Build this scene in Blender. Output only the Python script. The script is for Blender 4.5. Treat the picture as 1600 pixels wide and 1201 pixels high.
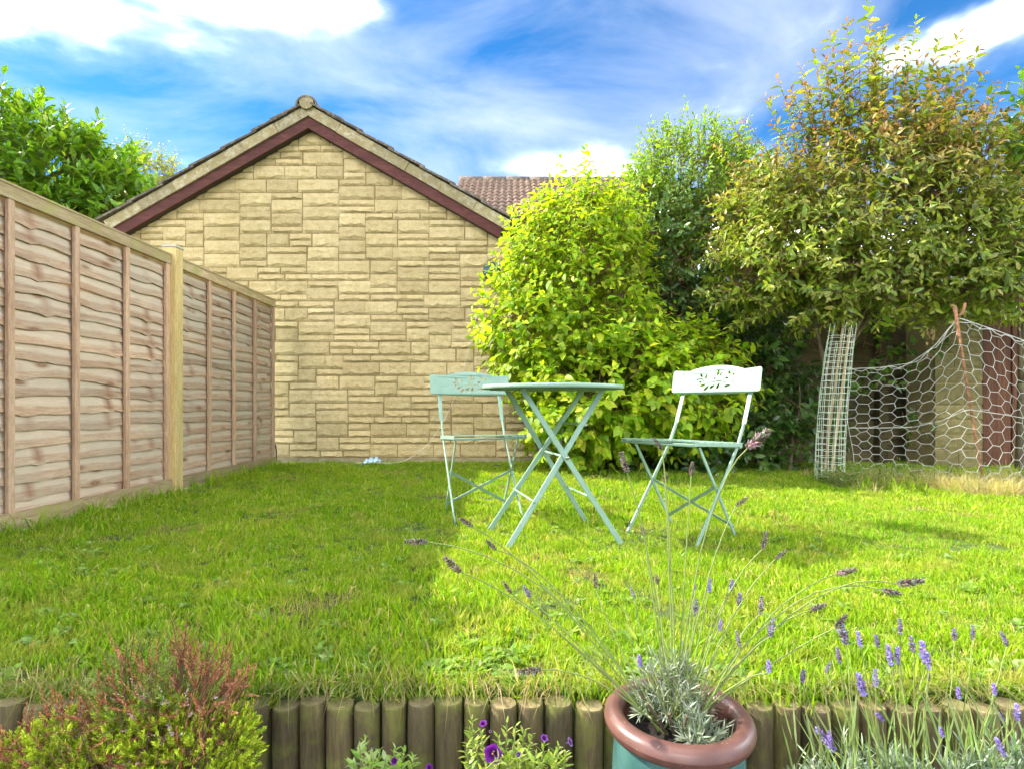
import bpy, bmesh, math, random
import numpy as np
from mathutils import Vector, Matrix, Quaternion

random.seed(7)
rng = np.random.default_rng(11)
scene = bpy.context.scene
for o in list(bpy.data.objects):
    bpy.data.objects.remove(o)
COL = scene.collection

# ------------------------------------------------------------------ camera
CAM_H, FPX, HOR = 0.615, 880.0, 632.0
cam_d = bpy.data.cameras.new('camera')
cam_d.sensor_width = 36.0
cam_d.lens = 36.0 * FPX / 1600.0
cam_d.shift_y = (HOR - 600.5) / 1600.0
cam_d.clip_start, cam_d.clip_end = 0.02, 2000.0
cam = bpy.data.objects.new('camera', cam_d)
cam.location = (0, 0, CAM_H)
cam.rotation_euler = (math.radians(90), 0, 0)
COL.objects.link(cam)
scene.camera = cam

# ------------------------------------------------------------------ light
SUN = Vector((-1.25, 0.30, 0.98)).normalized()        # towards the sun
elev = math.asin(SUN.z)
azim = math.atan2(SUN.x, SUN.y)
world = bpy.data.worlds.new('World')
scene.world = world
world.use_nodes = True
wn, wl = world.node_tree.nodes, world.node_tree.links
wn.clear()
w_out = wn.new('ShaderNodeOutputWorld')
w_bg = wn.new('ShaderNodeBackground')
w_bg.inputs['Strength'].default_value = 0.15
sky = wn.new('ShaderNodeTexSky')
sky.sky_type = 'NISHITA'
sky.sun_disc = False
sky.sun_elevation = elev
sky.sun_rotation = azim
sky.air_density = 0.85
sky.dust_density = 0.0
sky.ozone_density = 2.5
hs = wn.new('ShaderNodeHueSaturation')
hs.inputs['Saturation'].default_value = 1.32
hs.inputs['Value'].default_value = 0.29
wl.new(sky.outputs[0], hs.inputs['Color'])
tc = wn.new('ShaderNodeTexCoord')
mp = wn.new('ShaderNodeMapping')
mp.inputs['Location'].default_value = (8.85, 2.2, 4.1)
mp.inputs['Scale'].default_value = (1.5, 1.5, 3.4)
wl.new(tc.outputs['Generated'], mp.inputs['Vector'])
nz = wn.new('ShaderNodeTexNoise')
nz.inputs['Scale'].default_value = 1.55
nz.inputs['Detail'].default_value = 6.0
nz.inputs['Roughness'].default_value = 0.46
nz.inputs['Distortion'].default_value = 0.25
wl.new(mp.outputs[0], nz.inputs['Vector'])
cr = wn.new('ShaderNodeValToRGB')
cr.color_ramp.elements[0].position = 0.47
cr.color_ramp.elements[0].color = (0, 0, 0, 1)
cr.color_ramp.elements[1].position = 0.84
cr.color_ramp.elements[1].color = (1, 1, 1, 1)
wl.new(nz.outputs['Fac'], cr.inputs['Fac'])
mxs = wn.new('ShaderNodeMixRGB')
mxs.inputs['Color2'].default_value = (1000.0, 980.0, 945.0, 1)
pw = wn.new('ShaderNodeMath')
pw.operation = 'POWER'
pw.inputs[1].default_value = 5.0
wl.new(cr.outputs['Color'], pw.inputs[0])
wl.new(pw.outputs[0], mxs.inputs['Fac'])
# thin high veil
mp2 = wn.new('ShaderNodeMapping')
mp2.inputs['Location'].default_value = (3.3, 7.4, 1.6)
mp2.inputs['Scale'].default_value = (1.0, 1.0, 2.6)
wl.new(tc.outputs['Generated'], mp2.inputs['Vector'])
nz2 = wn.new('ShaderNodeTexNoise')
nz2.inputs['Scale'].default_value = 2.3
nz2.inputs['Detail'].default_value = 7.0
nz2.inputs['Roughness'].default_value = 0.58
nz2.inputs['Distortion'].default_value = 0.6
wl.new(mp2.outputs[0], nz2.inputs['Vector'])
cr2 = wn.new('ShaderNodeValToRGB')
cr2.color_ramp.elements[0].position = 0.36
cr2.color_ramp.elements[0].color = (0, 0, 0, 1)
cr2.color_ramp.elements[1].position = 0.75
cr2.color_ramp.elements[1].color = (0.42, 0.42, 0.42, 1)
wl.new(nz2.outputs['Fac'], cr2.inputs['Fac'])
mxv = wn.new('ShaderNodeMixRGB')
mxv.inputs['Color2'].default_value = (1.9, 1.95, 2.05, 1)
wl.new(cr2.outputs['Color'], mxv.inputs['Fac'])
wl.new(hs.outputs[0], mxv.inputs['Color1'])
wl.new(mxv.outputs[0], mxs.inputs['Color1'])
wl.new(mxs.outputs[0], w_bg.inputs['Color'])
wl.new(w_bg.outputs[0], w_out.inputs['Surface'])

sun_d = bpy.data.lights.new('sun', 'SUN')
sun_d.energy = 2.0
sun_d.angle = math.radians(0.53)
sun_d.color = (1.0, 0.94, 0.83)
sun_o = bpy.data.objects.new('sun', sun_d)
sun_o.rotation_euler = (-SUN).to_track_quat('-Z', 'Y').to_euler()
sun_o.location = SUN * 30
COL.objects.link(sun_o)

scene.view_settings.view_transform = 'Standard'
scene.view_settings.look = 'None'
scene.view_settings.exposure = 2.7
scene.view_settings.gamma = 1.0
scene.view_settings.use_curve_mapping = False

# ------------------------------------------------------------------ helpers
def P(px, py, Y):
    return Vector(((px - 800) / FPX * Y, Y, CAM_H + (HOR - py) / FPX * Y))

def G(px, py):
    Y = CAM_H * FPX / (py - HOR)
    return Vector(((px - 800) / FPX * Y, Y, 0.0))

def thing(name, label, cat, loc=(0, 0, 0), rotz=0.0, group=None):
    e = bpy.data.objects.new(name, None)
    e.empty_display_size = 0.1
    COL.objects.link(e)
    e.location = loc
    e.rotation_euler = (0, 0, rotz)
    e['label'] = label
    e['category'] = cat
    if group:
        e['group'] = group
    return e

def tag(o, label, cat, group=None):
    o['label'] = label
    o['category'] = cat
    if group:
        o['group'] = group
    return o

def parent_world(o, e):
    """child geometry is written in world coordinates"""
    r = e
    m = Matrix.Identity(4)
    while r is not None:
        m = (r.matrix_parent_inverse @ (Matrix.Translation(r.location) @ r.rotation_euler.to_matrix().to_4x4())) @ m if r.parent else (Matrix.Translation(r.location) @ r.rotation_euler.to_matrix().to_4x4()) @ m
        r = r.parent
    o.parent = e
    o.matrix_parent_inverse = m.inverted()

def link_mesh(name, me, mat, parent=None, world_coords=True):
    o = bpy.data.objects.new(name, me)
    COL.objects.link(o)
    if mat is not None and len(me.materials) == 0:
        me.materials.append(mat)
    if parent is not None:
        if world_coords:
            parent_world(o, parent)
        else:
            o.parent = parent
    return o

class MB:
    def __init__(s):
        s.v, s.f = [], []

    def add(s, verts, faces):
        b = len(s.v)
        s.v.extend([tuple(x) for x in verts])
        s.f.extend([tuple(i + b for i in f) for f in faces])

    def box(s, c, size, M=None):
        hx, hy, hz = size[0] / 2, size[1] / 2, size[2] / 2
        vs = [Vector((x, y, z)) for x in (-hx, hx) for y in (-hy, hy) for z in (-hz, hz)]
        if M is not None:
            vs = [M @ v for v in vs]
        vs = [v + Vector(c) for v in vs]
        s.add(vs, [(0, 1, 3, 2), (4, 6, 7, 5), (0, 4, 5, 1), (2, 3, 7, 6), (0, 2, 6, 4), (1, 5, 7, 3)])

    def bar(s, a, b, w, t, up=(0, 0, 1)):
        """flat bar from a to b, width w across, thickness t along up"""
        a, b = Vector(a), Vector(b)
        d = (b - a)
        L = d.length
        d.normalize()
        up = Vector(up)
        side = d.cross(up)
        if side.length < 1e-5:
            side = d.cross(Vector((1, 0, 0)))
        side.normalize()
        u2 = side.cross(d).normalized()
        M = Matrix((side, d, u2)).transposed()
        s.box((a + b) / 2, (w, L, t), M)

    def tube(s, pts, radii, n=6, caps=True):
        pts = [Vector(p) for p in pts]
        if not hasattr(radii, '__len__'):
            radii = [radii] * len(pts)
        b = len(s.v)
        ref = None
        for i, p in enumerate(pts):
            if i == 0:
                t = pts[1] - pts[0]
            elif i == len(pts) - 1:
                t = pts[-1] - pts[-2]
            else:
                t = pts[i + 1] - pts[i - 1]
            t.normalize()
            if ref is None:
                ref = Vector((0, 0, 1)) if abs(t.z) < 0.9 else Vector((1, 0, 0))
            e1 = (ref - t * ref.dot(t)).normalized()
            e2 = t.cross(e1)
            ref = e1
            for k in range(n):
                a = 2 * math.pi * k / n
                s.v.append(tuple(p + (e1 * math.cos(a) + e2 * math.sin(a)) * radii[i]))
        for i in range(len(pts) - 1):
            for k in range(n):
                k2 = (k + 1) % n
                s.f.append((b + i * n + k, b + i * n + k2, b + (i + 1) * n + k2, b + (i + 1) * n + k))
        if caps:
            s.f.append(tuple(b + k for k in range(n))[::-1])
            e = b + (len(pts) - 1) * n
            s.f.append(tuple(e + k for k in range(n)))

    def lathe(s, prof, n=32, c=(0, 0, 0)):
        b = len(s.v)
        for r, z in prof:
            for k in range(n):
                a = 2 * math.pi * k / n
                s.v.append((c[0] + r * math.cos(a), c[1] + r * math.sin(a), c[2] + z))
        for i in range(len(prof) - 1):
            for k in range(n):
                k2 = (k + 1) % n
                s.f.append((b + i * n + k, b + i * n + k2, b + (i + 1) * n + k2, b + (i + 1) * n + k))

    def mesh(s, name='m', smooth=False):
        me = bpy.data.meshes.new(name)
        me.from_pydata(s.v, [], s.f)
        me.update()
        if smooth:
            me.polygons.foreach_set('use_smooth', [True] * len(me.polygons))
        return me

    def build(s, name, mat, parent=None, smooth=False, world_coords=True):
        return link_mesh(name, s.mesh(name, smooth), mat, parent, world_coords)

def bez(a, b, c, n=8):
    a, b, c = Vector(a), Vector(b), Vector(c)
    return [a * (1 - t) ** 2 + b * 2 * t * (1 - t) + c * t * t for t in [i / n for i in range(n + 1)]]

# ------------------------------------------------------------------ materials
def new_mat(name):
    m = bpy.data.materials.new(name)
    m.use_nodes = True
    nt = m.node_tree
    b = nt.nodes['Principled BSDF']
    return m, nt.nodes, nt.links, b

def ramp(n, l, fac, stops):
    r = n.new('ShaderNodeValToRGB')
    e = r.color_ramp.elements
    while len(e) > 1:
        e.remove(e[-1])
    e[0].position, e[0].color = stops[0][0], (*stops[0][1], 1)
    for p, c in stops[1:]:
        x = e.new(p)
        x.color = (*c, 1)
    l.new(fac, r.inputs['Fac'])
    return r.outputs['Color']

def noise(n, l, vec, scale, detail=4, rough=0.55, dist=0.0, stretch=None):
    if stretch is not None:
        mp = n.new('ShaderNodeMapping')
        mp.inputs['Scale'].default_value = stretch
        l.new(vec, mp.inputs['Vector'])
        vec = mp.outputs[0]
    t = n.new('ShaderNodeTexNoise')
    t.inputs['Scale'].default_value = scale
    t.inputs['Detail'].default_value = detail
    t.inputs['Roughness'].default_value = rough
    t.inputs['Distortion'].default_value = dist
    l.new(vec, t.inputs['Vector'])
    return t.outputs['Fac']

def mixc(n, l, fac, a, b, mode='MIX'):
    m = n.new('ShaderNodeMixRGB')
    m.blend_type = mode
    for sock, v in ((m.inputs['Fac'], fac), (m.inputs['Color1'], a), (m.inputs['Color2'], b)):
        if isinstance(v, (int, float)):
            sock.default_value = v
        elif isinstance(v, tuple):
            sock.default_value = (*v, 1)
        else:
            l.new(v, sock)
    return m.outputs['Color']

def bump(n, l, h, strength, dist, bsdf):
    b = n.new('ShaderNodeBump')
    b.inputs['Strength'].default_value = strength
    b.inputs['Distance'].default_value = dist
    l.new(h, b.inputs['Height'])
    l.new(b.outputs[0], bsdf.inputs['Normal'])

def gpos(n):
    return n.new('ShaderNodeNewGeometry').outputs['Position']

def mat_simple(name, col, rough=0.6, metal=0.0, var=0.12, scale=20, bmp=0.0):
    m, n, l, b = new_mat(name)
    p = gpos(n)
    f = noise(n, l, p, scale, 5)
    c = ramp(n, l, f, [(0.3, tuple(x * (1 - var) for x in col)), (0.7, tuple(min(1, x * (1 + var)) for x in col))])
    l.new(c, b.inputs['Base Color'])
    b.inputs['Roughness'].default_value = rough
    b.inputs['Metallic'].default_value = metal
    if bmp:
        bump(n, l, noise(n, l, p, scale * 4, 6), bmp, 0.004, b)
    return m

def mat_leaf(name, rough=0.45, trans=0.4, tint=(1.1, 1.15, 0.6), use_obj=False, spec=0.5):
    m, n, l, b = new_mat(name)
    if use_obj:
        c = n.new('ShaderNodeObjectInfo').outputs['Color']
    else:
        a = n.new('ShaderNodeAttribute')
        a.attribute_name = 'Col'
        c = a.outputs['Color']
    f = noise(n, l, gpos(n), 60, 3)
    c = mixc(n, l, 0.5, c, ramp(n, l, f, [(0.3, (0.75, 0.75, 0.75)), (0.7, (1.25, 1.25, 1.25))]), 'MULTIPLY')
    l.new(c, b.inputs['Base Color'])
    b.inputs['Roughness'].default_value = rough
    b.inputs['Specular IOR Level'].default_value = spec
    t = n.new('ShaderNodeBsdfTranslucent')
    l.new(mixc(n, l, 1.0, c, tint, 'MULTIPLY'), t.inputs['Color'])
    mx = n.new('ShaderNodeMixShader')
    mx.inputs['Fac'].default_value = trans
    l.new(b.outputs[0], mx.inputs[1])
    l.new(t.outputs[0], mx.inputs[2])
    l.new(mx.outputs[0], n['Material Output'].inputs['Surface'])
    return m

M = {}
def stone_mat(name, a, b_, c_, bm=0.7):
    m, n, l, b = new_mat(name)
    p = gpos(n)
    oi = n.new('ShaderNodeObjectInfo').outputs['Random']
    f1 = noise(n, l, p, 14, 6, 0.65)
    col = ramp(n, l, f1, [(0.28, a), (0.5, b_), (0.75, c_)])
    tint = ramp(n, l, oi, [(0.0, (0.82, 0.80, 0.76)), (0.5, (0.96, 0.95, 0.93)), (1.0, (1.07, 1.07, 1.07))])
    col = mixc(n, l, 1.0, col, tint, 'MULTIPLY')
    f2 = noise(n, l, p, 120, 4, 0.7)
    col = mixc(n, l, 0.5, col, ramp(n, l, f2, [(0.3, (0.7, 0.68, 0.6)), (0.6, (1.08, 1.08, 1.08))]), 'MULTIPLY')
    stn = noise(n, l, p, 2.1, 5, 0.62, 0.4, (1.0, 1.0, 0.35))
    col = mixc(n, l, 1.0, col, ramp(n, l, stn, [(0.32, (0.90, 0.89, 0.83)), (0.58, (1, 1, 1))]), 'MULTIPLY')
    l.new(col, b.inputs['Base Color'])
    b.inputs['Roughness'].default_value = 0.92
    bump(n, l, noise(n, l, p, 55, 8, 0.72), bm, 0.022, b)
    return m
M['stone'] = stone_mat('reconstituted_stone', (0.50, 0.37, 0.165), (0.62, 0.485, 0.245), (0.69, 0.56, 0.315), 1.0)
M['mortar'] = stone_mat('mortar', (0.28, 0.205, 0.085), (0.34, 0.255, 0.115), (0.39, 0.30, 0.14), 0.4)
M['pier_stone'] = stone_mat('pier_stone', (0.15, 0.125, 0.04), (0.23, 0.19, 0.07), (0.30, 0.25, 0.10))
M['plinth'] = stone_mat('plinth', (0.22, 0.18, 0.10), (0.32, 0.27, 0.16), (0.40, 0.35, 0.22))

def wood_mat(name, dark, mid, light, axis_stretch, band=False, moss=None, rough=0.85, scale=6.0, rnd=0.25):
    m, n, l, b = new_mat(name)
    p = gpos(n)
    oi = n.new('ShaderNodeObjectInfo').outputs['Random']
    off = n.new('ShaderNodeVectorMath')
    off.operation = 'MULTIPLY_ADD'
    cb = n.new('ShaderNodeCombineXYZ')
    for i in range(3):
        l.new(oi, cb.inputs[i])
    l.new(cb.outputs[0], off.inputs[0])
    off.inputs[1].default_value = (7, 13, 5)
    l.new(p, off.inputs[2])
    v = off.outputs[0]
    g = noise(n, l, v, scale, 7, 0.6, 1.2, axis_stretch)
    col = ramp(n, l, g, [(0.25, dark), (0.5, mid), (0.75, light)])
    fine = noise(n, l, v, scale * 6, 5, 0.7, 0.4, axis_stretch)
    col = mixc(n, l, 0.75, col, ramp(n, l, fine, [(0.3, (0.60, 0.55, 0.50)), (0.65, (1.12, 1.12, 1.12))]), 'MULTIPLY')
    vfine = noise(n, l, v, scale * 22, 3, 0.6, 0.2, axis_stretch)
    col = mixc(n, l, 0.6, col, ramp(n, l, vfine, [(0.35, (0.72, 0.68, 0.64)), (0.6, (1.08, 1.08, 1.08))]), 'MULTIPLY')
    col = mixc(n, l, 1.0, col, ramp(n, l, oi, [(0, (1 - rnd,) * 3), (1, (1.08, 1.05, 1.02))]), 'MULTIPLY')
    if band:
        a = n.new('ShaderNodeAttribute')
        a.attribute_name = 'Band'
        wv = noise(n, l, v, 5, 4, 0.6, 0.5, axis_stretch)
        ad = n.new('ShaderNodeMath')
        ad.operation = 'MULTIPLY_ADD'
        l.new(wv, ad.inputs[0])
        ad.inputs[1].default_value = 0.5
        l.new(a.outputs['Fac'], ad.inputs[2])
        f = ramp(n, l, ad.outputs[0], [(0.58, (0, 0, 0)), (0.70, (1, 1, 1))])
        col = mixc(n, l, f, col, mixc(n, l, 0.45, col, (0.66, 0.57, 0.43)))
        wsn = noise(n, l, p, 1.6, 6, 0.62, 0.5)
        col = mixc(n, l, ramp(n, l, wsn, [(0.45, (0, 0, 0)), (0.68, (0.5, 0.5, 0.5))]), col, (0.40, 0.37, 0.27))
        vk = n.new('ShaderNodeTexVoronoi')
        mk = n.new('ShaderNodeMapping')
        mk.inputs['Scale'].default_value = (0.001, 3.4, 9.5)
        l.new(v, mk.inputs['Vector'])
        l.new(mk.outputs[0], vk.inputs['Vector'])
        vk.inputs['Scale'].default_value = 1.0
        vk.inputs['Randomness'].default_value = 1.0
        kd = ramp(n, l, vk.outputs['Distance'], [(0.0, (0.25, 0.25, 0.25)), (0.045, (0.9, 0.9, 0.9)), (0.10, (0.75, 0.75, 0.75)), (0.15, (0.3, 0.3, 0.3)), (0.24, (0, 0, 0))])
        col = mixc(n, l, kd, col, (0.20, 0.085, 0.035))
        # knots
        k = n.new('ShaderNodeAttribute')
        k.attribute_name = 'Knot'
        col = mixc(n, l, k.outputs['Fac'], col, (0.22, 0.085, 0.035))
    if moss:
        mf = noise(n, l, v, 9, 5, 0.6, 0.6)
        col = mixc(n, l, ramp(n, l, mf, [(0.48, (0, 0, 0)), (0.72, (1, 1, 1))]), col, moss)
    l.new(col, b.inputs['Base Color'])
    b.inputs['Roughness'].default_value = rough
    bump(n, l, fine, 0.35, 0.004, b)
    return m
M['board'] = wood_mat('fence_board', (0.36, 0.215, 0.125), (0.51, 0.35, 0.225), (0.61, 0.465, 0.33), (4, 0.35, 5), band=True)
M['batten'] = wood_mat('fence_batten', (0.44, 0.26, 0.15), (0.60, 0.40, 0.25), (0.68, 0.50, 0.34), (4, 4, 0.4))
M['rail'] = wood_mat('fence_rail', (0.33, 0.23, 0.11), (0.46, 0.35, 0.19), (0.55, 0.45, 0.28), (4, 0.4, 4), moss=(0.30, 0.28, 0.07))
M['post'] = wood_mat('fence_post', (0.48, 0.34, 0.11), (0.62, 0.47, 0.19), (0.68, 0.55, 0.27), (4, 4, 0.35), rnd=0.05)
M['log'] = wood_mat('edging_log', (0.055, 0.042, 0.016), (0.115, 0.09, 0.036), (0.19, 0.155, 0.065), (6, 6, 0.7), moss=(0.15, 0.165, 0.02), scale=9, rnd=0.35)
M['log_top'] = wood_mat('log_end_grain', (0.16, 0.125, 0.055), (0.26, 0.21, 0.10), (0.34, 0.29, 0.155), (3, 3, 3), moss=(0.15, 0.15, 0.03), scale=12)
M['dark_fence'] = wood_mat('dark_fence', (0.06, 0.042, 0.018), (0.10, 0.075, 0.03), (0.15, 0.115, 0.05), (0.5, 4, 4), moss=(0.10, 0.10, 0.025))
M['red_fence'] = wood_mat('red_fence', (0.075, 0.028, 0.012), (0.13, 0.05, 0.022), (0.19, 0.09, 0.04), (5, 4, 0.4))
M['bamboo'] = wood_mat('cane', (0.36, 0.28, 0.15), (0.50, 0.40, 0.23), (0.58, 0.49, 0.32), (8, 8, 0.8))
M['bark'] = wood_mat('bark', (0.07, 0.05, 0.025), (0.13, 0.095, 0.05), (0.20, 0.15, 0.085), (6, 6, 1.2), moss=(0.12, 0.12, 0.04))
M['twig'] = mat_simple('twig', (0.17, 0.085, 0.045), 0.8)
M['green_stem'] = mat_simple('green_stem', (0.17, 0.22, 0.05), 0.7)
M['barge'] = wood_mat('barge_board', (0.055, 0.014, 0.012), (0.095, 0.026, 0.02), (0.14, 0.05, 0.036), (0.6, 4, 3), rnd=0.1)

def mat_lichen(name, a, b_, lich, sc=9):
    m, n, l, b = new_mat(name)
    p = gpos(n)
    c = ramp(n, l, noise(n, l, p, sc, 6, 0.65), [(0.3, a), (0.7, b_)])
    f = ramp(n, l, noise(n, l, p, sc * 2.2, 6, 0.7, 0.3), [(0.50, (0, 0, 0)), (0.63, (1, 1, 1))])
    c = mixc(n, l, f, c, lich)
    oi = n.new('ShaderNodeObjectInfo').outputs['Random']
    c = mixc(n, l, 1.0, c, ramp(n, l, oi, [(0, (0.75, 0.75, 0.75)), (1, (1.12, 1.1, 1.08))]), 'MULTIPLY')
    l.new(c, b.inputs['Base Color'])
    b.inputs['Roughness'].default_value = 0.93
    bump(n, l, noise(n, l, p, 60, 6, 0.7), 0.5, 0.006, b)
    return m
M['verge'] = mat_lichen('verge', (0.24, 0.19, 0.085), (0.36, 0.30, 0.15), (0.44, 0.39, 0.27))
M['tile_old'] = mat_lichen('tile_old', (0.075, 0.06, 0.048), (0.14, 0.11, 0.085), (0.23, 0.21, 0.16))
M['tile'] = mat_lichen('tile', (0.15, 0.095, 0.065), (0.24, 0.155, 0.11), (0.30, 0.23, 0.17))
M['dark_brown'] = mat_simple('dark_brown', (0.03, 0.018, 0.013), 0.6)

def metal_green():
    m, n, l, b = new_mat('green_paint')
    p = gpos(n)
    c = ramp(n, l, noise(n, l, p, 25, 5), [(0.3, (0.19, 0.30, 0.22)), (0.7, (0.23, 0.345, 0.26))])
    w = ramp(n, l, noise(n, l, p, 90, 5, 0.7), [(0.66, (0, 0, 0)), (0.74, (1, 1, 1))])
    c = mixc(n, l, w, c, (0.22, 0.26, 0.19))
    l.new(c, b.inputs['Base Color'])
    b.inputs['Roughness'].default_value = 0.42
    bump(n, l, noise(n, l, p, 220, 3), 0.12, 0.001, b)
    return m
M['paint'] = metal_green()
M['bolt'] = mat_simple('bolt', (0.30, 0.33, 0.28), 0.4, 0.7)
M['wire'] = mat_simple('wire', (0.46, 0.45, 0.40), 0.5, 0.3, 0.15, 40)
M['green_wire'] = mat_simple('green_wire', (0.52, 0.58, 0.44), 0.6, 0.0, 0.2, 40)
M['rust'] = mat_simple('rust', (0.27, 0.125, 0.06), 0.85, 0.2, 0.45, 40, 0.3)
M['cap'] = mat_simple('post_cap', (0.46, 0.44, 0.35), 0.7)
M['reel'] = mat_simple('reel_plastic', (0.012, 0.05, 0.05), 0.4)
M['cord'] = mat_simple('cord', (0.62, 0.57, 0.45), 0.7)
M['bag'] = mat_simple('bag', (0.34, 0.50, 0.60), 0.5, 0, 0.25, 50)
M['hose'] = mat_simple('hose', (0.02, 0.022, 0.025), 0.6)

def mat_soil(name, a, b_):
    m, n, l, b = new_mat(name)
    p = gpos(n)
    c = ramp(n, l, noise(n, l, p, 60, 8, 0.75), [(0.35, a), (0.7, b_)])
    l.new(c, b.inputs['Base Color'])
    b.inputs['Roughness'].default_value = 1.0
    bump(n, l, noise(n, l, p, 90, 8, 0.8), 1.0, 0.02, b)
    return m
M['soil'] = mat_soil('soil', (0.012, 0.008, 0.005), (0.05, 0.033, 0.02))
M['ground'] = mat_soil('ground_soil', (0.05, 0.038, 0.022), (0.12, 0.095, 0.06))

def mat_lawn():
    m, n, l, b = new_mat('lawn_turf')
    p = gpos(n)
    c = ramp(n, l, noise(n, l, p, 45, 8, 0.75), [(0.3, (0.05, 0.075, 0.012)), (0.55, (0.10, 0.16, 0.02)), (0.75, (0.17, 0.17, 0.05))])
    l.new(c, b.inputs['Base Color'])
    b.inputs['Roughness'].default_value = 1.0
    bump(n, l, noise(n, l, p, 120, 6, 0.8), 1.0, 0.02, b)
    return m
M['lawn'] = mat_lawn()

def mat_grass():
    m, n, l, b = new_mat('grass_blade')
    a = n.new('ShaderNodeAttribute')
    a.attribute_name = 'Col'
    p = gpos(n)
    big = noise(n, l, p, 1.3, 4, 0.6, 0.3, (1, 1, 0))
    dry = noise(n, l, p, 4.5, 5, 0.65, 0.3, (1, 1, 0))
    c = mixc(n, l, 1.0, a.outputs['Color'], ramp(n, l, big, [(0.3, (0.80, 0.90, 0.75)), (0.7, (1.18, 1.08, 1.1))]), 'MULTIPLY')
    c = mixc(n, l, ramp(n, l, dry, [(0.50, (0, 0, 0)), (0.72, (0.7, 0.7, 0.7))]), c, (0.44, 0.40, 0.09))
    l.new(c, b.inputs['Base Color'])
    b.inputs['Roughness'].default_value = 0.55
    b.inputs['Specular IOR Level'].default_value = 0.35
    t = n.new('ShaderNodeBsdfTranslucent')
    l.new(mixc(n, l, 1.0, c, (1.2, 1.15, 0.6), 'MULTIPLY'), t.inputs['Color'])
    mx = n.new('ShaderNodeMixShader')
    mx.inputs['Fac'].default_value = 0.5
    l.new(b.outputs[0], mx.inputs[1])
    l.new(t.outputs[0], mx.inputs[2])
    l.new(mx.outputs[0], n['Material Output'].inputs['Surface'])
    return m
M['grass'] = mat_grass()
M['leaf'] = mat_leaf('leaf', 0.5, 0.58, (1.25, 1.2, 0.6))
M['leaf_obj'] = mat_leaf('leaf_single', 0.5, 0.58, (1.25, 1.2, 0.6), use_obj=True)
M['gloss'] = mat_leaf('leaf_glossy', 0.36, 0.45, (1.2, 1.2, 0.6), spec=0.5)
M['gloss_obj'] = mat_leaf('leaf_glossy_single', 0.36, 0.45, (1.2, 1.2, 0.6), use_obj=True, spec=0.5)
M['soft'] = mat_leaf('leaf_soft', 0.75, 0.2, (1, 1.05, 0.9), spec=0.2)
M['petal'] = mat_leaf('petal', 0.6, 0.3, (1.1, 0.8, 1.2), spec=0.2)

# ------------------------------------------------------------------ leaves
LT_X = np.array([0.0, 0.32, 0.70, 1.0, 0.30, 0.30, 0.68, 0.68])      # along
LT_Y = np.array([0.0, 0.0, 0.0, 0.0, 0.5, -0.5, 0.40, -0.40])        # across
LT_F = np.array([(0, 1, 4), (0, 5, 1), (1, 2, 6), (1, 6, 4), (1, 5, 7), (1, 7, 2), (2, 3, 6), (2, 7, 3)])

def norm(a):
    return a / np.maximum(np.linalg.norm(a, axis=-1, keepdims=True), 1e-9)

def leaf_verts(pos, d, nr, size, wid, fold=0.25, curl=0.25):
    d = norm(d)
    nr = norm(nr - d * np.sum(nr * d, -1, keepdims=True))
    s = np.cross(nr, d)
    sz = size[:, None, None]
    x = LT_X[None, :, None]
    y = (LT_Y * 1.0)[None, :, None] * wid[:, None, None]
    zz = np.abs(LT_Y)[None, :, None] * fold * wid[:, None, None] - (LT_X ** 2)[None, :, None] * curl
    return pos[:, None, :] + sz * (x * d[:, None, :] + y * s[:, None, :] + zz * nr[:, None, :])

def leaves_mesh(name, V, colors):
    N = V.shape[0]
    me = bpy.data.meshes.new(name)
    me.vertices.add(N * 8)
    me.vertices.foreach_set('co', V.reshape(-1).astype(np.float32))
    F = (LT_F[None] + (np.arange(N) * 8)[:, None, None]).reshape(-1)
    nt = N * 8
    me.loops.add(nt * 3)
    me.loops.foreach_set('vertex_index', F.astype(np.int32))
    me.polygons.add(nt)
    me.polygons.foreach_set('loop_start', (np.arange(nt) * 3).astype(np.int32))
    me.polygons.foreach_set('loop_total', np.full(nt, 3, np.int32))
    me.update(calc_edges=True)
    ca = me.color_attributes.new('Col', 'FLOAT_COLOR', 'POINT')
    c4 = np.ones((N, 8, 4), np.float32)
    c4[:, :, :3] = colors[:, None, :]
    ca.data.foreach_set('color', c4.reshape(-1))
    return me

def blob_shoots(blobs, n, up=0.5, jit=0.5, shell=0.35, Lr=(0.15, 0.3), zmin=0.05, inner=0.32):
    """blobs: (X,Y,Z,rx,ry,rz). returns base, axis, length"""
    vol = np.array([(b[3] * b[5] + b[4] * b[5] + b[3] * b[4]) for b in blobs])
    which = rng.choice(len(blobs), n, p=vol / vol.sum())
    B = np.array(blobs)[which]
    u = norm(rng.normal(size=(n, 3)))
    r = 1 - shell * rng.random(n) ** 1.5
    base = B[:, :3] + u * B[:, 3:6] * r[:, None]
    out = norm(u / B[:, 3:6])
    ax = norm(out + np.array([0, 0, up]) + rng.normal(size=(n, 3)) * jit)
    L = rng.uniform(Lr[0], Lr[1], n)
    ok = base[:, 2] > zmin
    # drop the shoots well inside another blob
    for b in blobs:
        q = np.sum(((base - np.array(b[:3])) / np.array(b[3:6])) ** 2, -1)
        ok &= q > inner
    return base[ok], ax[ok], L[ok]

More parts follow.
